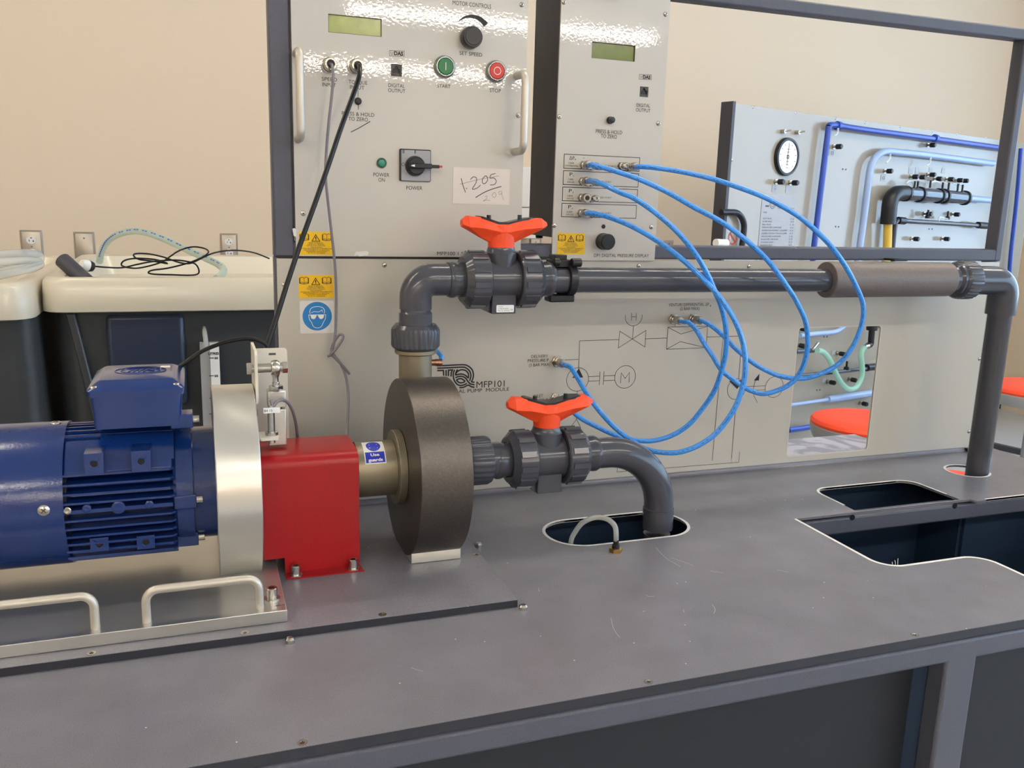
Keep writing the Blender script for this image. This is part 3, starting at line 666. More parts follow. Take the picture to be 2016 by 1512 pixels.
# ------------------------------------------------------------------ digital pressure display (upper right panel with deep case)
dp = thing('pressure_display_unit', 'tall narrow grey digital pressure display panel with dark case and blue hoses plugged in', 'display panel', (.57, .05, .36))
DX0, DX1, DZ0, DZ1 = .4915, .6605, .3495, .7440
lcd2 = rectpx(1165, 85.5, 1250.5, 118); jk2 = rectpx(1259.5, 170.5, 1276.5, 191)
MB().prism([[(DX0, DZ0), (DX1, DZ0), (DX1, DZ1), (DX0, DZ1)], rc(lcd2), rc(jk2)], 'y', ya, -.0005).build('front_panel', m_panel, dp, flat=True)
MB().box((DX0+.0015, .0, DZ0+.033), (DX1-.0015, .100, DZ1-.019)).build('case', m_box, dp, bevel=.001)
MB().lathe((DX0+.014, .085, DZ0+.033), (0,0,-1), [(0,0),(0,.006),(.005,.0055),(.005,0)], 16).build('rubber_foot', m_blk, dp)
display(dp, lcd2, ya, m_lcd2, .0038); netjack(dp, jk2, ya)
kd = MB()
for s, u0, u1, v, h in (('DIGITAL',1253.5,1280,207.5,7),('OUTPUT',1252,1280.5,217,7),('PRESS & HOLD',1173,1225,259.5,7.5),('TO ZERO',1183,1214.5,268.5,7.5),('DP1 DIGITAL PRESSURE DISPLAY',1169.5,1277.5,503,6.5)): textpx(kd, s, u0, u1, v, h, yk)
vdas(kd, 1258.5, 146.5, 1282.5, 157, yk)
for q in ([(1111,303),(1260,311),(1258,337.5),(1110,331)], [(1109.5,335),(1257.5,343),(1256,368.5),(1108.5,363)], [(1108,367.5),(1255.5,374),(1254,399.5),(1107,395)], [(1106.5,399.5),(1253.5,405),(1251.5,430.5),(1105.5,426)]):
    P2 = pz(q, yk); x0 = (P2[0][0]+P2[3][0])/2; x1 = (P2[1][0]+P2[2][0])/2; z1 = (P2[0][1]+P2[1][1])/2; z0 = (P2[2][1]+P2[3][1])/2
    strip(kd, [(x0, z0), (x1, z0), (x1, z1), (x0, z1)], .0009, yk, True)
textpx(kd, '\u0394P', 1121, 1131, 311, 7, yk); textpx(kd, '1', 1132, 1133.2, 314, 3, yk); textpx(kd, '+', 1147.5, 1151.5, 311, 3, yk); textpx(kd, '-', 1241, 1244, 316.5, 1, yk)
for k, (v, s, n) in enumerate(((343, '2', '2'), (375.5, '2', '3'), (407, '6', '4'))):
    textpx(kd, 'P', 1121.5-k*1.3, 1127-k*1.3, v, 7, yk); textpx(kd, n, 1128.3-k*1.3, 1130.3-k*1.3, v+3.5, 3, yk)
kd.build('printed_lettering', m_ink, dp)
kg = MB()
textpx(kg, '2 BAR', 1119, 1130.5, 321, 3.4, yk); textpx(kg, 'DIFFERENTIAL', 1112.5, 1139, 326.5, 3.4, yk)
for k, (v, s) in enumerate(((353, '2 BAR'), (385.5, '2 BAR'), (417, '6 BAR'))):
    textpx(kg, s, 1118-k, 1129-k, v, 3.4, yk); textpx(kg, 'GAUGE', 1116.5-k, 1130.5-k, v+5.3, 3.4, yk)
for v in (358, 389, 419.5): textpx(kg, 'BLEED PORT', 1176, 1204, v, 3.4, yk)
textpx(kg, 'BLEED PORT', 1178, 1212, 327, 3.4, yk); strip(kg, pz([(1213,327.5),(1222,328)], yk), .0004, yk)
kg.build('small_lettering', m_grink, dp)
ports = {}
for k, u, v, bl in (('D+', 1149, 325.5, 0), ('b1', 1164, 327.5, 1), ('b2', 1222, 327, 1), ('D-', 1240, 329, 0), ('P2', 1146.5, 357.5, 0), ('b3', 1163.5, 359, 1), ('P3', 1145, 389.5, 0), ('b4', 1163, 390.5, 1), ('P4', 1144, 420, 0), ('b5', 1161, 421.5, 1)):
    p = onY(u, v, ya); ports[k] = (p.x, p.z)
    if bl:
        f = MB(); f.lathe((p.x, ya, p.z), (0,-1,0), [(0,0),(0,.0062),(.0035,.0062),(.0035,.0045),(.006,.0045)], 6); f.lathe((p.x, ya-.006, p.z), (0,-1,0), [(0,.0055),(.003,.0055),(.0035,.0042),(.010,.0040),(.0105,.0052),(.013,.005),(.014,.0036),(.014,.002),(.0115,.0018),(.0115,0)], 24)
        f.build('bleed_port', m_brass, dp)
    else: fitting(dp, p.x, ya, p.z, .021, .0064, .0068, name='hose_fitting')
x, z = atp(1200.5, 237); MB().lathe((x, ya, z), (0,-1,0), [(0,0),(0,.0052),(.003,.0052),(.0035,.0046),(.009,.0044),(.0095,.003),(.0095,0)], 24).build('zero_button', m_pvcd, dp)
x, z = atp(1188, 446); MB().lathe((x, ya, z), (0,-1,0), [(0,0),(0,.0032),(.0004,.0032),(.0004,0)], 24).build('sensor_hole', m_blk, dp)
x, z = atp(1187, 475); MB().lathe((x, ya, z), (0,-1,0), [(0,0),(0,.0122),(.004,.0122),(.0042,.0116),(.018,.0116),(.0192,.0106),(.0192,0)], 36).build('selector_knob', m_blk, dp)
x, z = atp(1209, -15); MB().lathe((x, ya, z), (0,-1,0), [(0,0),(0,.0085),(.004,.0085),(.0042,.008),(.016,.008),(.017,.007),(.017,0)], 30).build('selector_knob', m_blk, dp)
for u, v in ((1110,4),(1310,28),(1101,230),(1296,243),(1091,444),(1282,447)):
    p = onY(u, v, ya); screw(dp, p.x, ya, p.z)
manual_label(dp, 1097, 458.5, 1151, 500.5, ya)

# ------------------------------------------------------------------ pump set: motor, guard, pump (common shaft axis)
SY, SZ = -.19, .1125
AXD = (1, 0, 0)
mot = thing('electric_motor', 'blue finned electric motor held in a silver ring on an aluminium base plate', 'motor', (-.05, SY, .006))
PT = .0213
MB().prism([(-.55, -.352), (.0735, -.352), (.0735, -.045), (-.55, -.045)], 'z', .0087, PT).build('base_plate', m_alup, mot, bevel=.0006)
# fan cowl
mb = MB().lathe((-.134, SY, SZ), (-1,0,0), [(.0,.0725),(0,.0765),(.012,.0765),(.15,.0765),(.165,.070),(.17,.05),(.17,0)], 72)
cw = mb.build('fan_cowl', m_blue, mot)
for a in (28, 100, -10): pass
for u, v, ang in ((109.5, 828, None), (86, 1005, None)):
    p = onY(u, v, SY if v < 900 else SY-.0765); d = Vector((0, p.y-SY, p.z-SZ)).normalized(); q = Vector((p.x, SY, SZ))+d*.0763
    o = screw(cw, *q, d, .0056 if v > 900 else .0056)
# finned body
core = MB().cyl((-.1385, SY, SZ), (-.028, SY, SZ), .054, 48)
core.lathe((-.136, SY, SZ), (1,0,0), [(0,0),(0,.068),(.004,.068),(.004,0)], 60, 1)
core.build('motor_body', [m_blue, m_blk], mot)
fins = MB()
def rib(z, y_out, x0=-.136, x1=-.0295, t=.0022, side=-1):
    yo = SY+side*y_out; yi = SY+side*.030; ys = sorted((yi, yo))
    P = [(x0, yi), (x0, yo), (x1-.004, yo), (x1, yo-side*.004), (x1, yi)]
    fins.prism(P if side < 0 else P[::-1], 'z', SZ+z-t/2, SZ+z+t/2)
for i in range(-6, 7):
    z = i*.0092; 
    for side in (-1, 1):
        if i == 0 or (side < 0 and i > 4): continue
        rib(z, sqrt(max(.0735**2-(z*.86)**2, .0004)), side=side)
for i in range(-5, 6):      # fins on the crown and belly
    y = i*.0092
    for s in (1, -1):
        if s > 0 and i < -3: continue
        zz = sqrt(.0735**2-(y*.9)**2)
        fins.box((-.136, SY+y-.0011, SZ+s*.03 if s > 0 else SZ-zz), (-.030, SY+y+.0011, SZ+zz if s > 0 else SZ-.03))
fins.build('cooling_fins', m_blue, mot)
# smooth shoulder panel under the terminal box
sh = MB(); pp = [(-.0655*cos(radians(a)), .0655*sin(radians(a))) for a in range(38, 143, 6)]
sh.prism([(SY-.0745*cos(radians(a)), SZ+.0745*sin(radians(a))) for a in range(38, 143, 6)]+[(SY-.045*cos(radians(a)), SZ+.045*sin(radians(a))) for a in range(142, 37, -6)], 'x', -.1, -.029)
sh.build('terminal_saddle', m_blue, mot)
sp = MB(); sp.prism([(SY-.0745*cos(radians(a)), SZ+.0745*sin(radians(a))) for a in range(30, 63, 4)]+[(SY-.05*cos(radians(a)), SZ+.05*sin(radians(a))) for a in range(62, 29, -4)], 'x', -.134, -.031)
sp.build('body_side_panel', m_blue, mot, bevel=.002)
# mounting lugs
for u0, v0, u1, v1 in ((165,893,204,934), (258,888,297,930), (177,1059,214,1086), (269,1055,305,1081)):
    yl = SY-.0735 if v0 < 1000 else SY-.066
    a = onY(u0, (v0+v1)/2, yl); b = onY(u1, (v0+v1)/2, yl); t = onY((u0+u1)/2, v0, yl).z; d = onY((u0+u1)/2, v1, yl).z
    cx_, cz_ = (a.x+b.x)/2, (t+d)/2; w = (b.x-a.x)/2; h = (t-d)/2
    lg = MB().prism([[(a.x, d), (b.x, d), (b.x, t), (a.x, t)], circ(cx_, cz_, .0033, 20)], 'y', yl, yl+.03).build('mounting_lug', m_blue, mot, bevel=.0006)
    MB().cyl((cx_, yl+.002, cz_), (cx_, yl+.003, cz_), .0034, 16).build('lug_hole', m_blk, lg)
# side boss and small plugs on the centreline
md = MB(); md.box((-.136, SY-.0715, SZ-.002), (-.032, SY-.03, SZ+.002)); md.build('centre_web', m_blue, mot)
for u, v, r_, nm, m in ((233, 999.5, .0066, 'boss', m_blue), (170.5, 1002, .0042, 'plug_screw', m_blue), (294, 994, .0042, 'plug_screw', m_blue), (132, 1006, .0038, 'earth_screw', m_steel)):
    p = onY(u, v, SY-.074); MB().lathe((p.x, SY-.070, p.z), (0,-1,0), [(0,r_),(.004,r_),(.0045,r_*.8),(.0045,r_*.35),(.0038,0)], 24).build(nm, m, mot)
# end bell and drum to the ring
eb = MB().lathe((-.031, SY, SZ), AXD, [(0,0),(0,.0655),(.003,.0675),(.0195,.0675),(.0205,.0645),(.0205,0)], 64)
eb.lathe((-.0105, SY, SZ), AXD, [(0,.0625),(.0225,.0625)], 64)
eb.build('end_shield', m_blue, mot)
for u, v in ((384, 827), (384, 985), (395, 1058)):
    yb = {827: SY-.045, 985: SY-.064, 1058: SY-.045}[v]; p = onY(u, v, yb)
    k = MB().box((-.031, yb-.004, p.z-.0075), (-.0085, yb+.02, p.z+.0075)).build('clamp_lug', m_blue, mot, bevel=.001)
    MB().lathe((-.0085, yb+.003, p.z), AXD, [(0,0),(0,.0042),(.006,.0042),(.0064,.0037),(.0064,.002),(.004,.002),(.004,0)], 20).build('cap_bolt', m_steel, k)
# terminal box
tb = MB(); bx0, bx1, by0, by1, bz0, bz1 = -.1055, -.0185, -.2415, -.135, .1915, .2265
def loft(rects, cap=True):
    """stack of rounded rectangles (x0,x1,y0,y1,r,z)"""
    mb = MB(); rows = []; n = None
    for (a, b, c, d, r, z) in rects:
        pts = rrect(a, b, c, d, r, 4); n = len(pts); rows.append([len(mb.v)+i for i in range(n)]); mb.v += [(p[0], p[1], z) for p in pts]
    for A, B in zip(rows, rows[1:]):
        for i in range(n): mb.f.append((A[i], A[(i+1) % n], B[(i+1) % n], B[i])); mb.m.append(0)
    mb.f.append(tuple(rows[0][::-1])); mb.f.append(tuple(rows[-1])); mb.m += [0, 0]; return mb
tbx = loft([(bx0+.002, bx1-.002, by0+.002, by1-.002, .004, bz0), (bx0, bx1, by0, by1, .005, bz1)]).build('terminal_box', m_blue, mot)
lid = loft([(bx0-.0025, bx1+.0025, by0-.0025, by1+.0025, .005, bz1-.0005), (bx0-.003, bx1+.003, by0-.003, by1+.003, .005, bz1+.006), (bx0-.002, bx1+.002, by0-.002, by1+.002, .005, bz1+.0075), (bx0+.006, bx1-.006, by0+.010, by1-.010, .006, bz1+.0135), (bx0+.008, bx1-.008, by0+.012, by1-.012, .006, bz1+.0145)]).build('terminal_box_lid', m_blue, tbx)
e = MB(); cx_, cy_, zt = (bx0+bx1)/2+.002, (by0+by1)/2+.006, bz1+.0147
for rx, ry in ((.026, .020), (.020, .0135)):
    e.tube([(cx_+rx*cos(2*pi*i/40), cy_+ry*sin(2*pi*i/40), zt) for i in range(40)], .0004, 6, closed=True)
for i in range(4): e.tube([(cx_-.012+i*.005, cy_-.007, zt), (cx_-.007+i*.005, cy_+.007, zt)], .0006, 6)
e.tube([(cx_+.003, cy_+.006, zt), (cx_+.014, cy_-.004, zt)], .0006, 6)
e.build('raised_emblem', m_blue, lid)
MB().box((bx1-.022, cy_+.012, zt-.0003), (bx1-.012, cy_+.022, zt+.0002)).build('small_sticker', m_paper, lid)
for x, y in ((bx0+.004, by0+.005), (bx1-.005, by0+.005), (bx1-.004, by1-.006)):
    screw(lid, x, y, bz1+.0085, (0,0,1), .0042)
# aluminium ring housing
rg = MB().lathe((.0115, SY, SZ), AXD, [(0,0),(0,.1075),(.0008,.1083),(.0440,.1083),(.0448,.1075),(.0448,0)], 128)
rgo = rg.build('bearing_ring', m_ring, mot); rgo['label'] = 'pale satin aluminium ring'
for u, v in ((515, 781), (514, 812)):
    p = onX = None
    q = onY(u, v, SY+.01); MB().lathe((.0563, SY+.01, q.z), AXD, [(0,0),(0,.0052),(.004,.0052),(.0045,.0045),(.0045,0)], 6).build('ring_bolt', m_brass, mot)
# plate handles, bolt, mark
def bow(parent, xa, xb, y, z0, h, r=.0042):
    c = .012; pts = [(xa, y, z0-.001)]+[(xa+c-c*cos(radians(a)), y, z0+h-c+c*sin(radians(a))) for a in range(0, 91, 15)]+[(xb-c+c*sin(radians(a)), y, z0+h-c+c*cos(radians(a))) for a in range(0, 91, 15)]+[(xb, y, z0-.001)]
    MB().tube(pts, r, 16).build('lifting_handle', m_hand, parent)
bow(mot, -.0585, .0475, -.340, PT, .0330); bow(mot, -.2105, -.1040, -.340, PT, .0345)
cap_bolt(mot, .0610, -.321, PT, .0058, .011)
q = MB(); strip(q, [(.0635, -.340), (.0665, -.339), (.0725, -.339)], .0022, 0, place=lambda x, y: (x, y, PT+.0002)); q.build('pen_mark', m_grink, mot)
# torque arm bracket above the ring, load cell and speed sensor
br = MB(); bxl = .0575
c0 = onY(505, 686, -.155); 
yb = -.150
z_t = onY(535, 686, yb).z; xr = onY(566, 720, yb).x; xl = onY(500, 720, yb).x
br.prism(rrect(xl, xr, .11, z_t, .004, 3), 'y', yb, yb+.003); 
bk = br.build('bracket_plate', m_off, mot)
z_t2 = onY(500, 690, -.205).z; xs = onY(500, 700, -.205).x
MB().prism([(-.215, .205), (-.147, .205), (-.147, z_t2), (-.211, z_t2), (-.215, z_t2-.004)], 'x', xs, xs+.003).build('bracket_web', m_off, mot)
p = onY(536, 697, yb); MB().box((p.x-.004, yb-.0004, p.z-.0012), (p.x+.004, yb, p.z+.0012)).build('bracket_slot', m_grink, bk)
ly = -.195
pa = onY(485, 724, ly); pb_ = onY(565, 724, ly); zc = onY(541, 724, ly).z
X = lambda u: onY(u, 724, ly).x
b_ = MB(); b_.lathe((X(485), ly, zc), AXD, [(0,0),(0,.0062),(.001,.0068),(.0055,.0068),(.0055,0)], 6); b_.lathe((X(495), ly, zc), AXD, [(0,.0045),(X(500)-X(495),.0045)], 20)
b_.lathe((X(504), ly, zc), AXD, [(0,0),(0,.0052),(X(533)-X(504),.0052),(X(533)-X(504),0)], 24)
b_.lathe((X(533), ly, zc), AXD, [(0,.003),(X(556)-X(533),.003)], 16); b_.lathe((X(551), ly, zc), AXD, [(0,0),(0,.0058),(.0008,.0058),(.0008,.0045),(.0016,.0045),(.0016,.0058),(.0024,.0058),(.0024,0)], 20)
b_.lathe((X(556), ly, zc), AXD, [(0,0),(0,.0068),(.0045,.0068),(.0055,.0062),(.0055,0)], 6)
b_.build('torque_bolt', m_steel, mot)
re_ = MB(); xm = X(542)
re_.lathe((xm-.0044, ly, zc), AXD, [(0,.004),(0,.0075),(.0022,.0088),(.0066,.0088),(.0088,.0075),(.0088,.004)], 28)
re_.lathe((xm, ly, zc-.007), (0,0,-1), [(0,.005),(.004,.0034),(.009,.0034),(.010,.0042),(.016,.0042),(.016,.003),(.030,.003)], 20)
re_.build('rod_end', m_steel, mot)
zn = onY(542, 764, ly).z; MB().lathe((xm, ly, zn-.003), (0,0,1), [(0,0),(0,.0075),(.001,.008),(.006,.008),(.006,0)], 6).build('lock_nut', m_steel, mot)
z1 = onY(540, 768, ly).z; z2 = onY(540, 801, ly).z; z3 = onY(540, 843, ly).z
lc = MB().box((xm-.0095, ly-.006, z2), (xm+.0105, ly+.012, z1)); lc.box((xm-.0095, ly-.004, z3-.02), (xm+.0105, ly+.012, z2-.0022)); lc.box((xm-.006, ly, z2-.004), (xm+.0065, ly+.01, z2+.001), 1)
lc.build('load_cell', [m_alu, m_blk], mot, bevel=.0012)
sy = -.222; ps = onY(535, 851, sy); zp = onY(530, 858, sy).z; zt_ = onY(535, 808, sy).z
MB().prism(rrect(onY(510, 856, sy).x, onY(548, 856, sy).x, sy-.014, sy+.016, .003, 3), 'z', zp-.002, zp+.001).build('sensor_bracket', m_off, mot, bevel=.0005)
sn = MB(); sn.lathe((ps.x, sy, zp-.008), (0,0,1), [(0,0),(0,.0038),(.009,.0038),(.009,.007),(.0125,.007),(.0125,.0038),(zt_-zp+.008,.0038),(zt_-zp+.008,.0028),(zt_-zp+.014,.0024),(zt_-zp+.014,0)], 20)
sno = sn.build('speed_sensor', m_brass, mot)
zz = zt_+.001; MB().box((ps.x-.0085, sy-.0044, zz-.003), (ps.x+.0095, sy-.0030, zz+.003)).build('cable_marker', m_white, sno)
q = MB(); text(q, 'B4 15', ps.x-.0078, ps.x+.001, zz, .0028, sy-.0046); q.build('marker_lettering', m_ink, sno)

# red shaft guard
gd = thing('shaft_guard', 'bright red sheet metal shaft guard bolted between the motor ring and the pump', 'guard', (.115, SY, .006))
gx0, gx1 = .0595, .1675; gy0, gy1 = -.2355, -.1445; gt = .1475
def gpoly(t, z0):
    r = .014-t*.6; o_ = [(gy0+t, z0)]+[(gy0+.014-r*cos(radians(a)), gt-.014+r*sin(radians(a))) for a in range(0, 91, 15)]+[(gy1-.014+r*sin(radians(a)), gt-.014+r*cos(radians(a))) for a in range(0, 91, 15)]+[(gy1-t, z0)]
    return o_
def shell(x0, x1, z0):
    o_ = gpoly(0, z0); i_ = gpoly(.0016, z0)
    return o_[::-1]+i_
g_ = MB().prism(shell(gx0, .0825, .0285), 'x', gx0, .0825); g_.prism(shell(.0825, gx1, .0097), 'x', .0825, gx1)
g_.build('guard_cover', m_red, gd)
for y0, y1 in ((-.2515, gy0+.001), (gy1-.001, -.1325)):
    MB().prism([(.0825, y0), (gx1+.0025, y0), (gx1, y1), (.0825, y1)], 'z', .0088, .0103).build('guard_foot', m_red, gd)
for x in (.0935, .1585): cap_bolt(gd, x, -.2440, .0103, .0052, .0105)

# pump
pmp = thing('centrifugal_pump', 'centrifugal pump with large drum casing of dark speckled metal and vertical outlet neck', 'pump', (.256, SY, .006))
VX0, VX1, VR = .226, .2865, .1073
MB().lathe((VX0, SY, SZ), AXD, [(0,0),(0,VR-.0007),(.0007,VR),(VX1-VX0-.0007,VR),(VX1-VX0,VR-.0007),(VX1-VX0,0)], 128).build('volute_casing', m_bronze, pmp)
MB().prism([(-.2465, .0087), (-.135, .0087), (-.135, .034), (-.1402, .032), (-.2428, .032), (-.2465, .0228)], 'x', .2268, .2875).build('pump_foot', m_alu, pmp, bevel=.0005)
MB().lathe((.170, SY, SZ), AXD, [(0,0),(0,.0335),(.046,.0335),(.047,.0325),(.050,.0325),(.050,0)], 64).build('bearing_housing', m_olive, pmp)
MB().lathe((.2165, SY, SZ), AXD, [(0,0),(0,.0445),(.0008,.0453),(.0088,.0453),(.0095,.0445),(.0095,0)], 80).build('flange', m_olive, pmp)
PYV, PXV, PZH = -.11, .2630, .3320
nk = MB().lathe((PXV, PYV, .16), (0,0,1), [(0,0),(0,.0213),(.079,.0213),(.079,0)], 48); nk.lathe((PXV, PYV, .2375), (0,0,1), [(0,0),(0,.0255),(.0012,.0265),(.0055,.0265),(.0065,.0245),(.0095,.0245),(.0095,0)], 48)
nk.build('outlet_neck', m_olive, pmp)
it = MB(); it.lathe((VX1-.002, SY, SZ), AXD, [(0,0),(0,.030),(.004,.030)]+[(.004+.0012*i, .0275 if i % 2 else .0262) for i in range(12)]+[(.02,0)], 48)
it.build('threaded_inlet', m_olive, pmp)
# "use guards" sticker wrapped on the bearing housing
st = MB(); x0, x1 = onY(719, 885, SY-.03).x, onY(761, 885, SY-.03).x
def wrap(mb, xa, xb, a0, a1, r, m, n=12):
    for i in range(n):
        b0, b1 = radians(a0+(a1-a0)*i/n), radians(a0+(a1-a0)*(i+1)/n)
        f = lambda x, b: (x, SY-r*cos(b), SZ+r*sin(b)); mb.add([f(xa, b0), f(xb, b0), f(xb, b1), f(xa, b1)], [(0,1,2,3)], m)
wrap(st, x0, x1, 26, 86, .0338, 0); wrap(st, x0+.0012, x1-.0012, 28.5, 52, .0339, 1)
def pol(x, z): b = radians(z); return (x, SY-.0340*cos(b), SZ+.0340*sin(b))
cxs = (x0+x1)/2
fill(st, [(cxs+.0085*cos(t), 69+15*sin(t)) for t in [2*pi*i/32 for i in range(32)]], 0, 1, place=lambda x, z: (x, SY-.0339*cos(radians(z)), SZ+.0339*sin(radians(z))))
for s, zc_, a, b in (('Use', 45.5, -.0052, .0052), ('guards', 34.5, -.0085, .0085)):
    text(st, s, cxs+a, cxs+b, zc_, 6.0, 0, 0, bold=.04, place=pol)
for zc_ in (66, 72, 78): text(st, 'HHH', cxs-.005, cxs+.005, zc_, 2.4, 0, 0, place=pol) if False else strip(st, [(cxs-.005, zc_-2), (cxs-.003, zc_+1), (cxs+.003, zc_+1), (cxs+.005, zc_-2)], .8, 0, m=0, place=pol) if False else None
strip(st, [(cxs-.0045, 62), (cxs-.0045, 74), (cxs+.0045, 74), (cxs+.0045, 62)], .0008, 0, m=0, place=pol)
st.build('guard_sticker', [m_white, m_ublue], pmp)
# pressure tapping behind the neck
tp = onY(856, 712, -.10); tpo = MB().lathe((PXV+.018, -.105, tp.z), (1,-.15,0), [(0,0),(0,.0042),(.010,.0042),(.010,.0048),(.014,.0048),(.014,.0052),(.0185,.0052),(.019,.004),(.019,0)], 20).build('pressure_tapping', m_copper, pmp)
pts = smooth([onY(u, v, y) for u, v, y in ((864,713,-.100),(869,706,-.096),(867,699,-.088),(860,692,-.075),(850,686,-.06),(835,680,-.03))], 6)
MB().tube(pts, .0031, 12).build('pressure_hose', m_hose, pmp)
# grey block standing behind the guard

# ------------------------------------------------------------------ pipework in dark grey plastic
def nut(mb, x, w, r, y, z, n=12, m=None):
    """ribbed union nut along X centred on x"""
    mb.lathe((x-w/2, y, z), AXD, [(0,0),(0,r*.86),(w*.10,r*.97),(w*.22,r,.0016),(w*.90,r,.0016),(w,r*.95,.0016),(w,0)], 72, m, mod=(3, 2))
def make_valve(cx_, cy, cz, label):
    v = thing('ball_valve', label, 'valve', (cx_, cy, cz), 'orange handled ball valves')
    b = MB(); b.lathe((cx_-.024, cy, cz), AXD, [(0,0),(0,.0300),(.003,.0300),(.003,.0262),(.045,.0262),(.045,.0300),(.048,.0300),(.048,0)], 56)
    b.box((cx_-.0165, cy-.018, cz-.043), (cx_+.0165, cy+.018, cz))
    b.prism([(cx_-.0165, cz-.043), (cx_-.0165, cz-.020), (cx_-.026, cz-.024), (cx_-.021, cz-.0405)], 'y', cy-.012, cy+.018)
    b.lathe((cx_, cy, cz), (0,0,1), [(0,0),(0,.0205),(.034,.0205),(.036,.0190),(.042,.0172),(.044,.0172),(.044,0)], 40)
    b.build('valve_body', m_pvc, v, bevel=.0008)
    for s in (-1, 1):
        n = MB(); x = cx_+s*.0375
        n.lathe((x-s*.0165, cy, cz), (s,0,0), [(0,0),(0,.0352),(.0015,.0366,.0),(.0245,.0366,.0011),(.0255,.0355,.0011),(.032,.0290),(.032,0)], 96, mod=(2, 8) if False else (1, 4))
        for k in range(12):
            a = 2*pi*k/12+.1; c_, s_ = cos(a), sin(a)
            P = lambda t, rr, dx: (x-s*.0165+s*dx, cy+(c_*rr-s_*t), cz+(s_*rr+c_*t))
            vs = [P(t, rr, dx) for dx in (.004, .024) for t, rr in ((-.0042,.0345),(.0042,.0345),(.0036,.0380),(-.0036,.0380))]
            n.add(vs, [(0,1,2,3),(7,6,5,4),(0,4,5,1),(1,5,6,2),(2,6,7,3),(3,7,4,0)] if s < 0 else [(3,2,1,0),(4,5,6,7),(1,5,4,0),(2,6,5,1),(3,7,6,2),(0,4,7,3)])
        n.build('union_nut', m_pvc, v)
        e_ = MB(); e_.lathe((cx_+s*.046, cy, cz), (s,0,0), [(0,0),(0,.0226),(.0155,.0226,.0),(.018,.0236),(.0225,.0236),(.0255,.0222),(.0255,.0),], 48)
        e_.build('end_socket', m_pvc, v)
    # handle: lofted winged lever
    h = MB(); st_ = [(-.0545,.0065,.0755,.0705,.0672,.004),(-.0465,.0140,.0812,.0668,.0635,.008),(-.0280,.0165,.0795,.0660,.0535,.008),(-.0060,.0185,.0730,.0618,.0430,.009),(.0060,.0185,.0730,.0618,.0430,.009),(.0280,.0165,.0788,.0660,.0535,.008),(.0520,.0140,.0800,.0675,.0640,.008),(.0615,.0065,.0745,.0710,.0685,.004)]
    rows = []
    for x, w, zt_, zm, zb_, wt in st_:
        sec = [(-wt*.7, zb_), (-w, zm), (-wt, zt_), (wt, zt_), (w, zm), (wt*.7, zb_)]
        rows.append([len(h.v)+i for i in range(6)]); h.v += [(cx_+x, cy+p[0], cz+p[1]) for p in sec]
    for A, B in zip(rows, rows[1:]):
        for i in range(6): h.f.append((A[i], A[(i+1) % 6], B[(i+1) % 6], B[i])); h.m.append(0)
    h.f.append(tuple(rows[0][::-1])); h.f.append(tuple(rows[-1])); h.m += [0, 0]
    h.lathe((cx_, cy, cz+.0395), (0,0,1), [(0,0),(0,.0172),(.022,.0178),(.030,.016),(.030,0)], 40)
    ho = h.build('handle', m_orange, v, flat=True, bevel=.0007)
    k = MB(); rows = []
    for x, w, z in ((-.034,.0062,.0812),(-.029,.0095,.0808),(-.006,.0105,.0738),(.006,.0105,.0738),(.034,.0092,.0802),(.043,.0062,.0806)):
        rows.append([len(k.v), len(k.v)+1, len(k.v)+2, len(k.v)+3]); k.v += [(cx_+x, cy-w, cz+z-.003), (cx_+x, cy-w, cz+z), (cx_+x, cy+w, cz+z), (cx_+x, cy+w, cz+z-.003)]
    for A, B in zip(rows, rows[1:]):
        for i in range(3): k.f.append((A[i], A[i+1], B[i+1], B[i])); k.m.append(0)
    k.f.append(tuple(rows[0][::-1])); k.f.append(tuple(rows[-1])); k.m += [0, 0]
    for x, z in ((-.019, .079), (.023, .080)): k.cyl((cx_+x, cy-.004, cz+z-.006), (cx_+x, cy-.004, cz+z+.0035), .0028, 12)
    k.build('handle_insert', m_pvcd, ho)
    return v
V1X, V1Z = .3760, PZH; V2X, V2Z = .4165, .1105
va = make_valve(V1X, PYV, V1Z, 'ball valve with orange handle on the upper pipe, white rating sticker underneath')
vb = copy_tree(va); vb.location = (V2X, SY, V2Z); vb['label'] = 'ball valve with orange handle on the lower pipe beside the pump casing'
stk = MB().prism(rrect(V1X-.0105, V1X+.0135, V1Z-.041, V1Z-.0315, .0012, 3), 'y', PYV-.0187, PYV-.0181).build('rating_sticker', m_white, [c for c in va.children if c.name.startswith('valve_body')][0])
q = MB(); text(q, 'valve', V1X-.008, V1X-.002, V1Z-.0335, .0016, PYV-.0189, 1); text(q, 'd 40 DN32', V1X-.008, V1X+.006, V1Z-.0362, .0014, PYV-.0189, 0); text(q, 'PN 16  EPDM', V1X-.0085, V1X+.007, V1Z-.0388, .0013, PYV-.0189, 0); text(q, 'CE', V1X+.0085, V1X+.0118, V1Z-.0375, .002, PYV-.0189, 0)
q.build('sticker_print', [m_ink, m_sblue], stk)

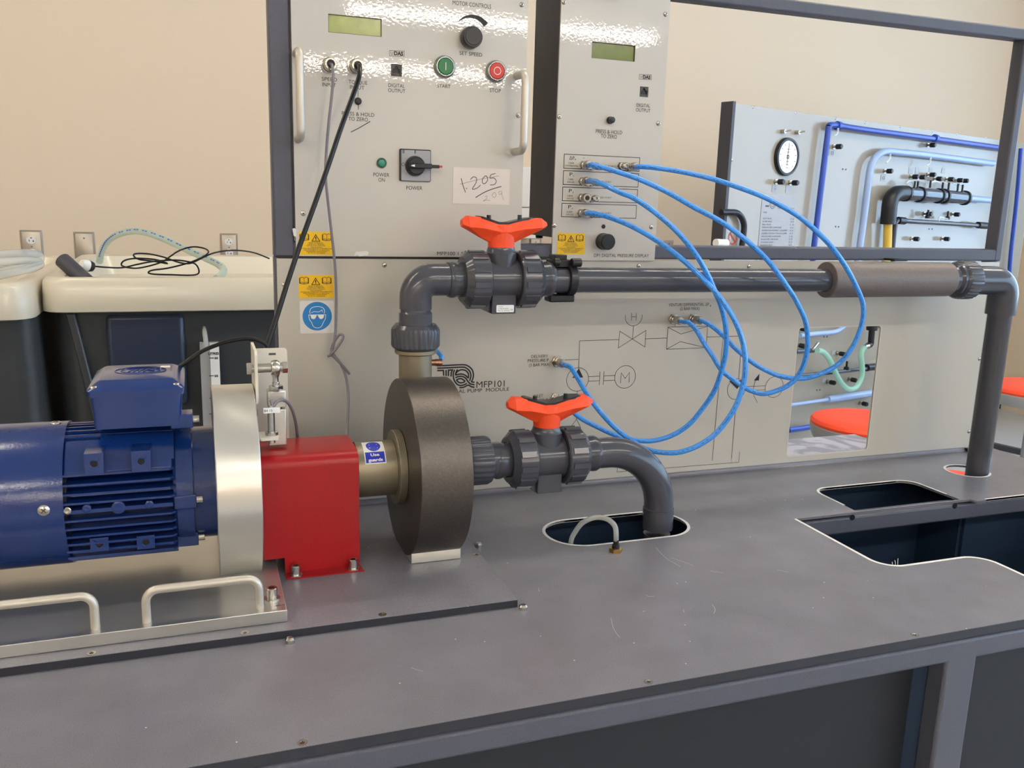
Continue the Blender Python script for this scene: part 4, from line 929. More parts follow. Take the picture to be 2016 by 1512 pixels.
# discharge elbow with union on the pump neck
el = thing('discharge_elbow', 'dark grey elbow pipe with ribbed union nut rising from the pump outlet neck', 'pipe', (PXV, PYV, .245))
un = MB(); un.lathe((PXV, PYV, .2450), (0,0,1), [(0,0),(0,.0290),(.002,.0305),(.004,.0312,.0012),(.022,.0312,.0012),(.026,.0300),(.0305,.0262),(.031,0)], 120, mod=(2, 2)); un.build('union_nut', m_pvc, el)
un = MB(); un.lathe((PXV, PYV, .2700), (0,0,1), [(0,0),(0,.0213),(.0200,.0213),(.0215,.0200),(.0245,.0190),(.028,.0190),(.028,0)], 56); un.build('union_collar', m_pvc, el)
R_ = .0225; ep = [(PXV, PYV, .2945), (PXV, PYV, PZH-R_)]+[(PXV+R_-R_*cos(radians(a)), PYV, PZH-R_+R_*sin(radians(a))) for a in range(8, 91, 8)]+[(.3065, PYV, PZH)]
MB().tube(ep, .0207, 48).build('elbow', m_pvc, el, ang=50)
# long pipe
lp = thing('delivery_pipe', 'long straight dark grey pipe running from the upper valve to the venturi body', 'pipe', (.66, PYV, PZH-.0171))
MB().cyl((.4435, PYV, PZH-.001), (.905, PYV, PZH-.003), .0171, 48).build('pipe', m_pvc, lp)
# clamp
cl = thing('pipe_clamp', 'black plastic pipe clamp holding the long grey pipe next to the valve', 'clamp', (.468, PYV, PZH))
c_ = MB(); cxm = .4695
c_.lathe((cxm-.001, PYV, PZH), AXD, [(0,.0172),(0,.0215),(.001,.0225),(.010,.0225),(.011,.0215),(.011,.0172)], 40)
c_.build('clamp_ring', m_pvcd, cl)
c_ = MB(); c_.box((cxm-.022, PYV-.009, PZH+.0165), (cxm+.006, PYV+.02, PZH+.026)); c_.box((cxm-.020, PYV-.006, PZH+.0255), (cxm-.002, PYV+.015, PZH+.0325)); c_.cyl((cxm+.001, PYV-.013, PZH+.023), (cxm+.015, PYV-.013, PZH+.023), .0058, 18)
c_.cyl((cxm-.024, PYV-.012, PZH+.0235), (cxm-.016, PYV-.012, PZH+.0235), .0055, 18)
c_.build('clamp_latch', m_blk, cl, bevel=.001)
c_ = MB(); c_.box((cxm-.026, PYV-.010, PZH-.0300), (cxm+.010, PYV+.012, PZH-.0205)); c_.box((cxm-.01, PYV-.002, PZH-.0205), (cxm+.010, PYV+.012, PZH-.015)); c_.box((cxm-.008, PYV+.01, PZH-.018), (cxm+.009, -.0005, PZH-.006))
c_.build('clamp_base', m_blk, cl, bevel=.002)
# venturi body and its clamp plate
ve = thing('venturi_body', 'thick brown-grey cylindrical venturi body at the end of the long pipe', 'pipe', (1.01, PYV, PZH-.0275))
MB().lathe((.8945, PYV, PZH-.002), AXD, [(0,0),(0,.0262),(.0008,.0270),(.2337,.0270),(.2345,.0262),(.2345,0)], 64).build('body', m_vent, ve)
MB().box((1.100, -.026, PZH+.0205), (1.128, -.0005, PZH+.0240)).build('top_clip', m_blk, ve, bevel=.0008)
# return line: union, elbow, down pipe into the bench
rt = thing('return_pipe', 'dark grey down pipe with elbow and ribbed union dropping into a bench hole', 'pipe', (1.2535, -.11, -.10))
RX = 1.2535
u_ = MB(); u_.lathe((1.1275, PYV, PZH-.002), AXD, [(0,0),(0,.0245),(.004,.0245),(.006,.0225),(.012,.0225),(.016,.0265),(.022,.0265),(.024,0)], 48); u_.build('threaded_socket', m_pvc, rt)
u_ = MB(); u_.lathe((1.1480, PYV, PZH-.003), AXD, [(0,0),(0,.0270),(.004,.0302),(.012,.0312,.0012),(.028,.0312,.0012),(.030,.0300),(.034,.0250),(.034,0)], 120, mod=(2, 2)); u_.build('union_nut', m_pvc, rt)
R2 = .026; zc_ = PZH-.004
ep = [(1.178, PYV, zc_), (RX-R2, PYV, zc_)]+[(RX-R2+R2*sin(radians(a)), PYV, zc_-R2+R2*cos(radians(a))) for a in range(8, 91, 8)]+[(RX, PYV, .2720)]
MB().tube(ep, .0232, 48).build('elbow', m_pvc, rt, ang=50)
MB().cyl((RX, PYV, .2725), (RX, PYV, -.12), .0188, 40).build('pipe', m_pvc, rt)
# suction side: union after the pump, collar, long-radius bend into the slot
su = thing('pump_inlet_union', 'ribbed dark grey union nut and collar joining the pump inlet to the lower valve', 'pipe union', (.325, SY, SZ-.03))
u_ = MB(); u_.lathe((.3065, SY, V2Z+.002), AXD, [(0,0),(0,.0275),(.003,.0295),(.006,.0308,.0013),(.028,.0308,.0013),(.032,.0290),(.0335,.0250),(.0335,0)], 96, mod=(2, 2)); u_.build('union_nut', m_pvc, su)
u_ = MB(); u_.lathe((.337, SY, V2Z+.001), AXD, [(0,0),(0,.0228),(.014,.0228),(.0165,.0215),(.0172,.0195),(.0174,0)], 48); u_.build('union_collar', m_pvc, su)
sb = thing('suction_bend', 'wide grey pipe bend sweeping from the lower valve down through the oval slot', 'pipe', (.587, SY, -.12))
R3 = .082; SX = .5875; zc_ = V2Z-.0005
ep = [(.4875, SY, zc_), (SX-R3, SY, zc_)]+[(SX-R3+R3*sin(radians(a)), SY, zc_-R3+R3*cos(radians(a))) for a in range(5, 91, 5)]+[(SX, SY, .022)]
MB().tube(ep, .0202, 48).build('bend', m_pvc, sb, ang=50)
MB().lathe((SX, SY, .0262), (0,0,-1), [(0,.0200),(.0005,.0212),(.0300,.0212),(.0305,.018)], 48).build('end_socket', m_pvc, sb)
MB().cyl((SX, SY, -.012), (SX, SY, -.16), .0186, 40).build('pipe', m_pvc, sb)

# ------------------------------------------------------------------ hoses and cables
def depth_hose(pts, prof, r, name, label, cat, m, a=None, b=None, ends=True):
    """pts in the photo, prof(t) gives the distance in front of the back panel"""
    n = len(pts); L_ = [0]
    for i in range(1, n): L_.append(L_[-1]+math.hypot(pts[i][0]-pts[i-1][0], pts[i][1]-pts[i-1][1]))
    P = [onY(u, v, -prof(L_[i]/L_[-1])) for i, (u, v) in enumerate(pts)]
    if a: P = [Vector(a)]+P
    if b: P = P+[Vector(b)]
    t = thing(name, label, cat, tuple(P[-1]))
    C_ = smooth(P, 6); MB().tube(C_, r, 14).build('hose' if 'hose' in name else 'cable', m, t, ang=80)
    return t, C_
def bump_(a0, a1, amp, sk=1.0): return lambda t: a0+(a1-a0)*t+amp*(sin(pi*t**sk))
HR = .0036
def hose(pts, pa, pb_, amp, label, sk=1.0):
    n = [(pa[0], ya-.0205, pa[1]), (pa[0], ya-.030, pa[1])]; e = [(pb_[0], -.034, pb_[1]), (pb_[0], -.0235, pb_[1])]
    L_ = [0]
    for i in range(1, len(pts)): L_.append(L_[-1]+math.hypot(pts[i][0]-pts[i-1][0], pts[i][1]-pts[i-1][1]))
    f = bump_(.040, .042, amp, sk); P = [onY(u, v, -f(L_[i]/L_[-1])) for i, (u, v) in enumerate(pts)]
    P = [Vector(q) for q in n]+P+[Vector(q) for q in e]
    t = thing('pressure_hose', label, 'hose', tuple(P[0]), 'blue pressure hoses')
    C_ = smooth(P, 7); MB().tube(C_, HR, 14).build('tube', m_hose, t, ang=80)
    # printed black legend along the tube, as a thin ribbon of broken marks
    q = MB(); random.seed(len(label)); i = 6
    while i < len(C_)-6:
        if random.random() < .45:
            a, b = C_[i], C_[i+1]; d = (b-a).normalized(); v = (CAM-a); v = (v-d*v.dot(d)).normalized(); s = d.cross(v).normalized(); up = (v*.8+s*random.choice((.05,.12,.0))).normalized()
            c0 = a+up*HR*1.01; c1 = a+d*min((b-a).length, .0034)+up*HR*1.01; w = s*.00035
            q.add([c0-w, c0+w, c1+w, c1-w], [(0,1,2,3)])
        i += 1
    q.build('hose_print', m_ink, t)
    return t
hose([(1163,324.5),(1181,328),(1221,340),(1261,354),(1315,379),(1368,409),(1422,438),(1475,478),(1516,518),(1553,569),(1570,597),(1586,634),(1590,677),(1584,712),(1570,741),(1546,762),(1507,775),(1480,770),(1460,759),(1436,742),(1419,727),(1402,700),(1386,676),(1371,650),(1356,635)], ports['D+'], fits['VA'], .12,
     'blue hose from the top left display port looping down to the left venturi fitting')
hose([(1258,328),(1288,330),(1341,338),(1395,350),(1449,367),(1502,387),(1545,409),(1583,434),(1629,477),(1660,517),(1684,560),(1698,595),(1699,626),(1690,658),(1674,690),(1650,717),(1618,735),(1581,745),(1538,741),(1504,727),(1478,711),(1447,685),(1426,663),(1404,644)], ports['D-'], fits['VB'], .12,
     'blue hose making the widest loop, from the top right display port to the venturi')
hose([(1160,355),(1176,359),(1194,366),(1221,379),(1248,390),(1288,417),(1328,451),(1355,481),(1376,510),(1395,545),(1408,575),(1419,601),(1427,633),(1430,665),(1428,698),(1419,735),(1406,770),(1384,803),(1356,836),(1321,858),(1281,868),(1242,865),(1207,855),(1175,840),(1146,825),(1118,803)], ports['P2'], fits['P1'], .125,
     'blue hose from the second display port passing behind the lower orange valve handle', .6)
hose([(1158,419),(1170,421),(1194,426),(1234,441),(1274,462),(1315,489),(1355,521),(1390,555),(1406,572),(1427,599),(1445,628),(1458,659),(1466,692),(1467,727),(1463,757),(1450,796),(1430,829),(1404,858),(1371,879),(1338,890),(1308,891),(1277,886),(1251,873),(1214,845),(1185,815),(1159,781),(1137,744),(1124,724)], ports['P4'], fits['P2'], .165,
     'blue hose from the lowest display port curving past the delivery pressure fitting and hanging lowest')
# torque cable, speed cable, motor lead
x, z = atp(700, 132); x2, z2 = atp(647.5, 129)
tc_ = thing('torque_cable', 'thick black cable running diagonally from the torque socket down behind the motor bracket', 'cable', (x, ya, z))
P = [(x, ya-.0155, z), (x, ya-.030, z-.003)]+[tuple(onY(u, v, y)) for u, v, y in ((707,150,-.048),(697,182,-.056),(672,250,-.07),(650,315,-.08),(622,395,-.09),(593,475,-.10),(567,553,-.112),(547,617,-.122),(533,660,-.13),(524,690,-.135),(521,720,-.137))]
MB().tube(smooth(P, 6), .0031, 14).build('cable_run', m_cab, tc_, ang=80)
sc_ = thing('speed_cable', 'thin grey cable hanging from the speed socket and tied in a loose knot', 'cable', (x2, ya, z2))
P = [(x2, ya-.0155, z2), (x2, ya-.028, z2-.004)]+[tuple(onY(u, v, y)) for u, v, y in ((656,150,-.038),(653,190,-.04),(647,245,-.04),(642.5,300,-.038),(641,345,-.036),(646,400,-.03),(654,470,-.022),(660,530,-.016),(662,590,-.014),(661,640,-.014),(659,665,-.018),(655,688,-.02),(651,697,-.026),(657,692,-.030),(668,678,-.030),(675,666,-.028),(674,659,-.026),(667,660,-.022),(657,675,-.018),(653,690,-.014),(660,702,-.014),(668,712,-.016),(677,730,-.02),(683,752,-.025),(686,785,-.04),(684.5,825,-.08),(683,862,-.125))]
MB().tube(smooth(P, 6), .0018, 12).build('cable_run', m_gcab, sc_, ang=80)
P = [tuple(onY(u, v, y)) for u, v, y in ((646,701,-.018),(654,700,-.024),(666,711,-.026),(678,724,-.024),(688,736,-.02))]
MB().tube(smooth(P, 6), .0018, 12).build('cable_tail', m_gcab, sc_, ang=80)
sl = thing('sensor_cable', 'short grey cable arching from the speed sensor down behind the red guard', 'cable', (ps.x, sy, zt_))
P = [(ps.x, sy, zt_+.012)]+[tuple(onY(u, v, y)) for u, v, y in ((537,800,-.222),(545,791,-.218),(556,787.5,-.21),(566,792,-.2),(575,806,-.185),(581,826,-.17),(584,845,-.155),(587,870,-.13))]
MB().tube(smooth(P, 6), .0019, 12).build('cable_run', m_gcab, sl, ang=80)
ml = thing('motor_lead', 'black lead arching from the blue terminal box to the torque bracket', 'cable', (-.015, -.14, .235))
P = [tuple(onY(u, v, y)) for u, v, y in ((346,727,-.145),(354,722,-.142),(372,709,-.14),(397,692,-.138),(425,680,-.136),(455,671,-.135),(485,667,-.134),(508,670,-.134),(526,681,-.135),(530,700,-.136))]
MB().tube(smooth(P, 6), .0024, 12).build('cable_run', m_cab, ml, ang=80)
# drain hose and brass nut on the bench, rising out of the slot
dr = thing('drain_hose', 'small clear hose arching out of the oval slot to a brass nut on the worktop', 'hose', (.489, -.258, 0))
nx, ny = onZ(1212, 1081, .003).x, onZ(1212, 1081, .003).y
MB().lathe((nx, ny, .0002), (0,0,1), [(0,0),(0,.0085),(.004,.0085),(.0045,.0078),(.0045,0)], 6).build('brass_nut', m_brassy, dr)
MB().lathe((nx, ny, .004), (0,0,1), [(0,0),(0,.0050),(.005,.0046),(.006,.0036),(.012,.0036),(.012,0)], 20).build('hose_barb', m_blk, dr)
P = [(nx, ny, .010)]+[tuple(onY(u, v, y)) for u, v, y in ((1213,1050,ny),(1210,1035,ny+.005),(1199,1024,ny+.012),(1184,1019,ny+.02),(1166,1020,ny+.026),(1146,1030,ny+.032),(1132,1048,ny+.038),(1124,1066,ny+.042))]+[(.447, ny+.05, -.03)]
MB().tube(smooth(P, 6), .0034, 14).build('hose_run', m_tubec, dr, ang=80)

# ------------------------------------------------------------------ white hydraulics benches behind, left
HY, HZ1, HZ0, HYB = 1.1, .224, .143, 1.97
def hbench(x0, x1, y0, zt, zb, label, body):
    t = thing('hydraulics_bench', label, 'laboratory bench', ((x0+x1)/2, y0+.4, Z0))
    w = .05
    top = loft([(x0+.012, x1-.012, y0+.012, HYB-.01, .05, zb-.003), (x0+.004, x1-.004, y0+.004, HYB, .055, zb), (x0+.004, x1-.004, y0, HYB, .06, zb+.02), (x0+.006, x1-.006, y0+.004, HYB, .06, zt-.012), (x0+.014, x1-.014, y0+.012, HYB-.01, .055, zt-.001), (x0+.03, x1-.03, y0+.035, HYB-.02, .05, zt)]); 
    n = 20; top.f.pop(); top.m.pop()
    rows = [len(top.v)-n, None]
    for (a, b, c, d, r, z) in ((x0+.05, x1-.05, y0+.06, HYB-.05, .05, zt-.004), (x0+.07, x1-.07, y0+.08, HYB-.07, .05, zt-.06), (x0+.10, x1-.10, y0+.12, HYB-.10, .05, zt-.068)):
        pts = rrect(a, b, c, d, r, 4); n = len(pts); k = len(top.v); top.v += [(p[0], p[1], z) for p in pts]
        for i in range(n): top.f.append((k-n+i, k-n+(i+1) % n, k+(i+1) % n, k+i)); top.m.append(0)
    top.f.append(tuple(range(len(top.v)-n, len(top.v)))); top.m.append(0)
    top.build('moulded_top', m_beige, t, ang=50)
    body(t)
    return t
def body1(t):
    b = loft([(-.325, .90, 1.16, 1.90, .06, Z0+.08), (-.325, .93, 1.15, 1.92, .06, HZ0-.25), (-.325, .96, 1.130, 1.94, .06, HZ0)])
    b.build('moulded_body', m_body, t, ang=60)
    MB().prism([(-.13, Z0+.08), (-.115, Z0+.08), (-.275, HZ0-.005), (-.295, HZ0-.005)], 'y', 1.118, 1.2).build('body_rib', m_body, t, bevel=.004)
    MB().box((-.21, 1.122, -.10), (-.03, 1.15, HZ0-.01)).build('recess_panel', mat('dark_blue_black_panel', '#2a3346', .3), t, bevel=.012)
    MB().box((-.2, 1.25, Z0), (.9, 1.85, Z0+.09)).build('plinth', m_blk, t)
h1_ = hbench(-.352, .98, HY, HZ1, HZ0, 'white moulded hydraulics bench top with charcoal body behind the blue motor', body1)
# sight tube and litre scale on its front
xs0, xs1 = onY(394, 700, 1.1).x, onY(432, 700, 1.1).x; zs1 = onY(412, 677, 1.1).z
MB().box((xs0, 1.118, -.65), (xs1, 1.135, zs1)).build('scale_backing', m_greyplate, h1_)
sx = xs0+.024; sbp = MB().box((sx, 1.112, -.65), (xs1, 1.119, zs1)).build('litre_scale', m_white, h1_)
q = MB()
def tb_(s, u0, u1, v, h): textpx(q, s, u0, u1, v, h, 1.1112, bold=.04)
tb_('LITRES', 410, 431, 696, 4.5)
for v, s in ((705, '35'), (740, '25'), (784, '15'), (815, '5')):
    a = onY(412, v, 1.1112); b = onY(421, v, 1.1112); q.add([(a.x, 1.1112, a.z-.001), (b.x, 1.1112, a.z-.001), (b.x, 1.1112, a.z+.001), (a.x, 1.1112, a.z+.001)], [(0,1,2,3)]); tb_(s, 422, 429.5, v, 4)
q.build('scale_print', m_ink, sbp)
P = [tuple(onY(u, v, y)) for u, v, y in ((402,645,1.14),(403,655,1.11),(405,670,1.10),(407,690,1.10))]
MB().tube(smooth(P, 4), .006, 12).build('sight_tube', m_tubec, h1_, ang=80)
p = onY(402, 645, 1.15); MB().lathe((p.x, 1.165, p.z), (0,-1,0), [(0,0),(0,.011),(.012,.011),(.012,0)], 20).build('tube_grommet', m_blk, h1_)
def body2(t):
    b = loft([(-1.9, -.345, 1.08, 1.88, .05, Z0+.08), (-1.9, -.355, 1.06, 1.90, .05, .136)]); b.build('moulded_body', m_body, t, ang=60)
    MB().box((-.445, 1.10, Z0+.08), (-.43, 1.16, .11)).build('corner_rib', m_greyplate, t, bevel=.004) if False else None
    MB().box((-1.8, 1.25, Z0), (-.5, 1.85, Z0+.09)).build('plinth', m_blk, t)
h2_ = hbench(-1.95, -.347, 1.02, .219, .137, 'second white moulded hydraulics bench, cut off by the left edge', body2)
# shallow white upstand, tilted cover and lid resting on the bench
cv = thing('volumetric_tank_cover', 'pale sloping cover plate lying in the white bench top under the black cable', 'cover', (.15, 1.55, .166))
MB().prism([(.0, 1.25), (.36, 1.25), (.33, 1.85), (.03, 1.85)], 'z', .1575, .170).build('cover', m_beige, cv, bevel=.003)
MB().box((.27, 1.26, .1705), (.285, 1.268, .174)).build('cover_catch', m_blk, cv)
# objects on the bench
zt = HZ1-.066
ct = thing('black_tube', 'short black cylindrical tube leaning in the white bench tray', 'tube', tuple(onY(165, 540, 1.2)))
a = onY(123, 512, 1.28); b = onY(172, 556, 1.22)
MB().lathe(a, b-a, [(0,.006),(0,.018),(.001,.0195),((b-a).length,.0195),((b-a).length,0)], 32).build('tube_body', m_box, ct)
pg = thing('cable_plug', 'black and white cable plug lying behind the black tube', 'plug', tuple(onY(172, 522, 1.35)))
a = onY(160, 520, 1.35); b = onY(184, 526, 1.37); d = b-a
g2 = MB(); g2.lathe(a, d, [(0,0),(0,.012),(.010,.0145),(d.length*.55,.0145)], 24, 1); g2.lathe(a+d*.55, d, [(0,.0145),(.004,.0150),(d.length*.35,.013),(d.length*.5,.006),(d.length*.5,0)], 24, 0)
g2.build('plug_body', [m_blk, m_white], pg)
kc = thing('coiled_cable', 'loose bundle of thin black cable lying across the white bench', 'cable', tuple(onY(320, 535, 1.3)))
zc0 = .20
P = [(184,524,1.38),(205,526,1.36),(240,527,1.34),(268,521,1.32),(300,515,1.3),(345,512,1.3),(378,517,1.3),(389,525,1.3),(391,538,1.3),(375,542,1.29),(340,541,1.28),(305,540,1.28),(292,537,1.28),(300,532,1.28),(330,528,1.29),(370,518,1.3),(395,508,1.31),(408,500,1.33),(410,494,1.35),(402,489,1.37),(385,486,1.38),(368,488,1.38),(350,495,1.37),(335,505,1.36),(320,515,1.35),(300,522,1.34),(278,527,1.33),(262,528,1.32),(244,525,1.32),(239,520,1.32),(245,513,1.32),(262,509,1.33),(285,509,1.33),(310,512,1.33),(330,519,1.33),(300,514,1.34),(275,511,1.34),(264,505,1.34),(265,500,1.35),(280,499,1.36),(300,501,1.36),(325,507,1.35),(350,516,1.34),(372,519,1.33),(390,512,1.32),(410,502,1.32),(430,496,1.34),(455,493,1.36),(480,494,1.40),(505,499,1.46),(530,509,1.5)]
MB().tube(smooth([tuple(onY(u, v, y)) for u, v, y in P], 4), .0022, 8).build('cable_run', m_cab, kc, ang=80)
bh = thing('clear_braided_hose', 'arched clear hose with blue dashes rising behind the white bench', 'hose', tuple(onY(200, 497, 1.7)))
P = [(196,515,1.75),(199,498,1.72),(208,480,1.70),(222,467,1.68),(243,458,1.66),(268,455,1.64),(295,460,1.6),(322,470,1.57),(350,483,1.53),(380,497,1.48),(408,510,1.42),(430,521,1.38),(440,531,1.34),(436,541,1.31),(425,549,1.28)]
C_ = smooth([tuple(onY(u, v, y)) for u, v, y in P], 5); MB().tube(C_, .0098, 18).build('hose_wall', m_bclear, bh, ang=80)
q = MB()
for i in range(4, len(C_)-12):
    if i < 16 or i % 3 != 0:
        a, b = C_[i], C_[i+1]; d = (b-a).normalized(); v = (CAM-a).normalized()+Vector((0,0,.35)); up = (v-d*v.dot(d)).normalized()
        s = d.cross(up).normalized(); e = .85 if i < 16 else .7
        q.add([a+up*.0101-s*.0018, a+up*.0101+s*.0018, a+(b-a)*e+up*.0101+s*.0018, a+(b-a)*e+up*.0101-s*.0018], [(0,1,2,3)])
q.build('blue_dash_print', mat('hose_dash_blue', '#2b4fc0', .4), bh)
co = thing('clear_tubing_coil', 'coil of thick clear tubing on the left bench, cut by the frame edge', 'hose', tuple(onY(20, 530, 1.2)))
for k, (v0, y) in enumerate(((0, 1.16), (14, 1.14))):
    P = [(-80,508+v0,y),(-20,503+v0,y),(40,499+v0,y+.03),(72,501+v0,y+.06),(78,511+v0*.7,y+.06),(60,520+v0*.6,y+.03),(20,530+v0*.5,y),(-20,538+v0*.5,y-.01),(-80,546+v0*.4,y-.02)]
    MB().tube(smooth([tuple(onY(u, v, yy)) for u, v, yy in P], 5), .0105, 16).build('tubing_turn', m_tubec, co, ang=80)
# wall outlets
def outlet(u0, u1, v0, v1, label, kind):
    yw = Y1-.0005; a = onY(u0, v0+10, yw); b = onY(u1, v0+10, yw); zt_ = onY((u0+u1)/2, v0, yw).z; w = b.x-a.x; h = w*1.62
    t = thing('wall_outlet' if kind == 'duplex' else 'wall_plate', label, 'outlet' if kind == 'duplex' else 'wall plate', ((a.x+b.x)/2, yw, zt_-h), None)
    pl_ = loft([(0, w, 0, h, .003, 0), (0, w, 0, h, .003, .003), (.008, w-.008, .008, h-.008, .002, .009)])
    m_ = MB(); m_.v = [(a.x+p[0], yw-p[2], zt_-h+p[1]) for p in pl_.v]; m_.f = pl_.f; m_.m = pl_.m; po_ = m_.build('cover_plate', m_plate, t)
    if kind == 'duplex':
        for f in (.70, .30):
            cx_, cz_ = a.x+w/2, zt_-h+h*f; r = w*.235
            MB().prism([(cx_+r*max(-.95, min(.95, cos(i*pi/16)))*1.0, cz_+r*.86*sin(i*pi/16)) for i in range(32)], 'y', yw-.0125, yw-.008).build('receptacle', m_white, t)
            q = MB()
            q.box((cx_-r*.45, yw-.0130, cz_-r*.35), (cx_-r*.33, yw-.0124, cz_+r*.1)); q.box((cx_+r*.2, yw-.0130, cz_-r*.3), (cx_+r*.55, yw-.0124, cz_-r*.18)); q.box((cx_+r*.33, yw-.0130, cz_-r*.45), (cx_+r*.45, yw-.0124, cz_+r*.02))
            q.cyl((cx_, yw-.0124, cz_+r*.45), (cx_, yw-.0130, cz_+r*.45), r*.14, 12); q.build('socket_slot', m_blk, t)
    screw(t, a.x+w/2, yw-.0092, zt_-h/2 if kind == 'duplex' else zt_-h*.2, (0,-1,0), .004)
outlet(39.5, 83.5, 453, 500, 'brushed metal double socket outlet on the wall, farthest left', 'duplex')
outlet(145, 186, 456.5, 496, 'blank brushed metal wall plate above the leaning black tube', 'blank')
outlet(433, 467.5, 459.5, 494, 'brushed metal double socket outlet beside the charcoal frame', 'duplex')
outlet(1042, 1065, 468, 486, 'small metal wall plate seen in the gap below the dark display case', 'blank')
outlet(1306, 1325, 473, 492, 'small metal wall plate peeping over the charcoal frame rail', 'blank')
# white box in the gap between the instruments
wb = thing('wall_cabinet', 'narrow white wall cabinet seen in the gap between the two instrument panels', 'cabinet', (1.35, Y1-.1, .2))
x0 = onY(1018, 400, Y1-.16).x; x1 = onY(1062, 400, Y1-.16).x; za = onY(1035, 329, Y1-.16).z; zb_ = onY(1035, 409, Y1-.16).z; zc_ = onY(1035, 470, Y1-.16).z
MB().box((x0, Y1-.16, zb_+.003), (x1, Y1-.001, za)).build('cabinet_box', m_white, wb, bevel=.004); MB().box((x0+.01, Y1-.15, zc_), (x1, Y1-.001, zb_)).build('lower_box', m_white, wb, bevel=.004)

# ------------------------------------------------------------------ fluid friction board standing at an angle behind
BA = radians(17.95); BE = Vector((cos(BA), sin(BA), 0)); BN = Vector((sin(BA), -cos(BA), 0))    # along the board, towards the viewer
_c = onY(1445, 203, 1.75); BO = Vector((_c.x, 1.75, 0))
def onB(u, v, off=0.0):
    d = ray(u, v); o = BO+BN*off; t = (o-CAM).dot(BN)/d.dot(BN); return CAM+d*t
def bxy(u, v): p = onB(u, v); return (p-BO).dot(BE), p.z
def B3(s, z, off=0.0): return BO+BE*s+BN*off+Vector((0, 0, z))
fb = thing('fluid_friction_board', 'large angled off-white pipe friction test board with round gauge, seen through the frame', 'test board', tuple(B3(1.2, Z0)))
sT = bxy(1445, 203)[1]; sR = 2.62
def bbox(mb, s0, s1, z0, z1, o0, o1, m=None):
    vs = [B3(s, z, o) for s, z, o in ((s0,z0,o0),(s1,z0,o0),(s1,z0,o1),(s0,z0,o1),(s0,z1,o0),(s1,z1,o0),(s1,z1,o1),(s0,z1,o1))]
    return mb.add(vs, [(0,1,2,3),(4,7,6,5),(0,4,5,1),(1,5,6,2),(2,6,7,3),(3,7,4,0)], m)
bbox(MB(), .0, sR, -.62, sT, -.01, 0).build('board_sheet', m_board, fb, flat=True)
bbox(MB(), -.012, .004, -.62, sT+.006, -.05, .006).build('edge_channel', m_box, fb)
bbox(MB(), -.012, .03, Z0, -.6, -.06, -.02).build('board_leg', m_box, fb); bbox(MB(), sR-.04, sR, Z0, -.6, -.06, -.02).build('board_leg', m_box, fb)
bbox(MB(), -.012, .03, Z0, Z0+.03, -.32, .22).build('board_foot', m_box, fb); bbox(MB(), sR-.04, sR, Z0, Z0+.03, -.2, .2).build('board_foot', m_box, fb)
for u, v in ((1483,211),(1567,222),(1645,233),(1703,241),(1772,249.5),(1836,258),(1884,264),(1942,271),(1442,315)):
    p = onB(u, v); screw(fb, *p, BN, .006)
# gauge
c = onB(1546, 309); rg_ = abs((onB(1568, 309)-c).length)
ga = MB().lathe(c, BN, [(0,0),(0,rg_),(.010,rg_),(.016,rg_*.97),(.017,rg_*.86),(.012,rg_*.84)], 56).build('pressure_gauge', m_blk, fb)
MB().lathe(c+BN*.001, BN, [(0,rg_*.8),(.011,rg_*.85),(.011,0)], 56).build('gauge_dial', m_white, ga)
q = MB(); s0, z0 = bxy(1546, 309); pl = lambda x, z: tuple(B3(x, z, .0128))
for k in range(11):
    a = radians(225-27*k); strip(q, [(s0+cos(a)*rg_*.62, z0+sin(a)*rg_*.62), (s0+cos(a)*rg_*.74, z0+sin(a)*rg_*.74)], .0022, 0, place=pl)
strip(q, [(s0-.002, z0-rg_*.45), (s0+.001, z0+rg_*.66)], .003, 0, place=pl); strip(q, circ(s0, z0, .006, 16), .004, 0, True, place=pl)
for k in range(-3, 4): strip(q, [(s0-.009, z0+k*.012-.006), (s0+.009, z0+k*.012-.006)], .0018, 0, place=pl)
q.build('gauge_markings', m_grink, ga)
for u, v in ((1538,259),(1566,261)):
    p = onB(u, v); k = MB().cyl(p, p+BN*.02, .008, 16); k.tube([p+BN*.018, p+BN*.022+BE*.03+Vector((0,0,.006))], .0035, 8); k.build('vent_tap', m_brass, fb)
# capped tappings
for u, v in ((1526,358),(1554,360),(1640,289),(1825,286),(1740,337),(1791,348),(1805,349),(1825,344),(1838,352),(1861,353),(1879,355),(1890,356),(1818,421),(1873,422),(1793,470),(1853,470),(1647,695),(1628,751),(1670,746),(1692,793),(1571,646),(1568,679),(1729,642)):
    p = onB(u, v); k = MB().lathe(p, BN, [(0,0),(0,.010),(.006,.010),(.006,.006),(.018,.006),(.018,0)], 14); ko = k.build('tapping', m_brass, fb)
    MB().lathe(p+BN*.016, BN, [(0,0),(0,.0088),(.002,.0108),(.022,.0108),(.026,.0085),(.026,0)], 16).build('tapping_cap', m_blk, ko)
for u, v in ((1659,333),(1665,333.5),(1645,446),(1651,446.5),(1622,663),(1628,663),(1608,768),(1614,767.5),(1829,451),(1835,451)):
    p = onB(u, v); MB().cyl(p, p+BN*.002, .0035, 10).build('board_hole', m_grink, fb)
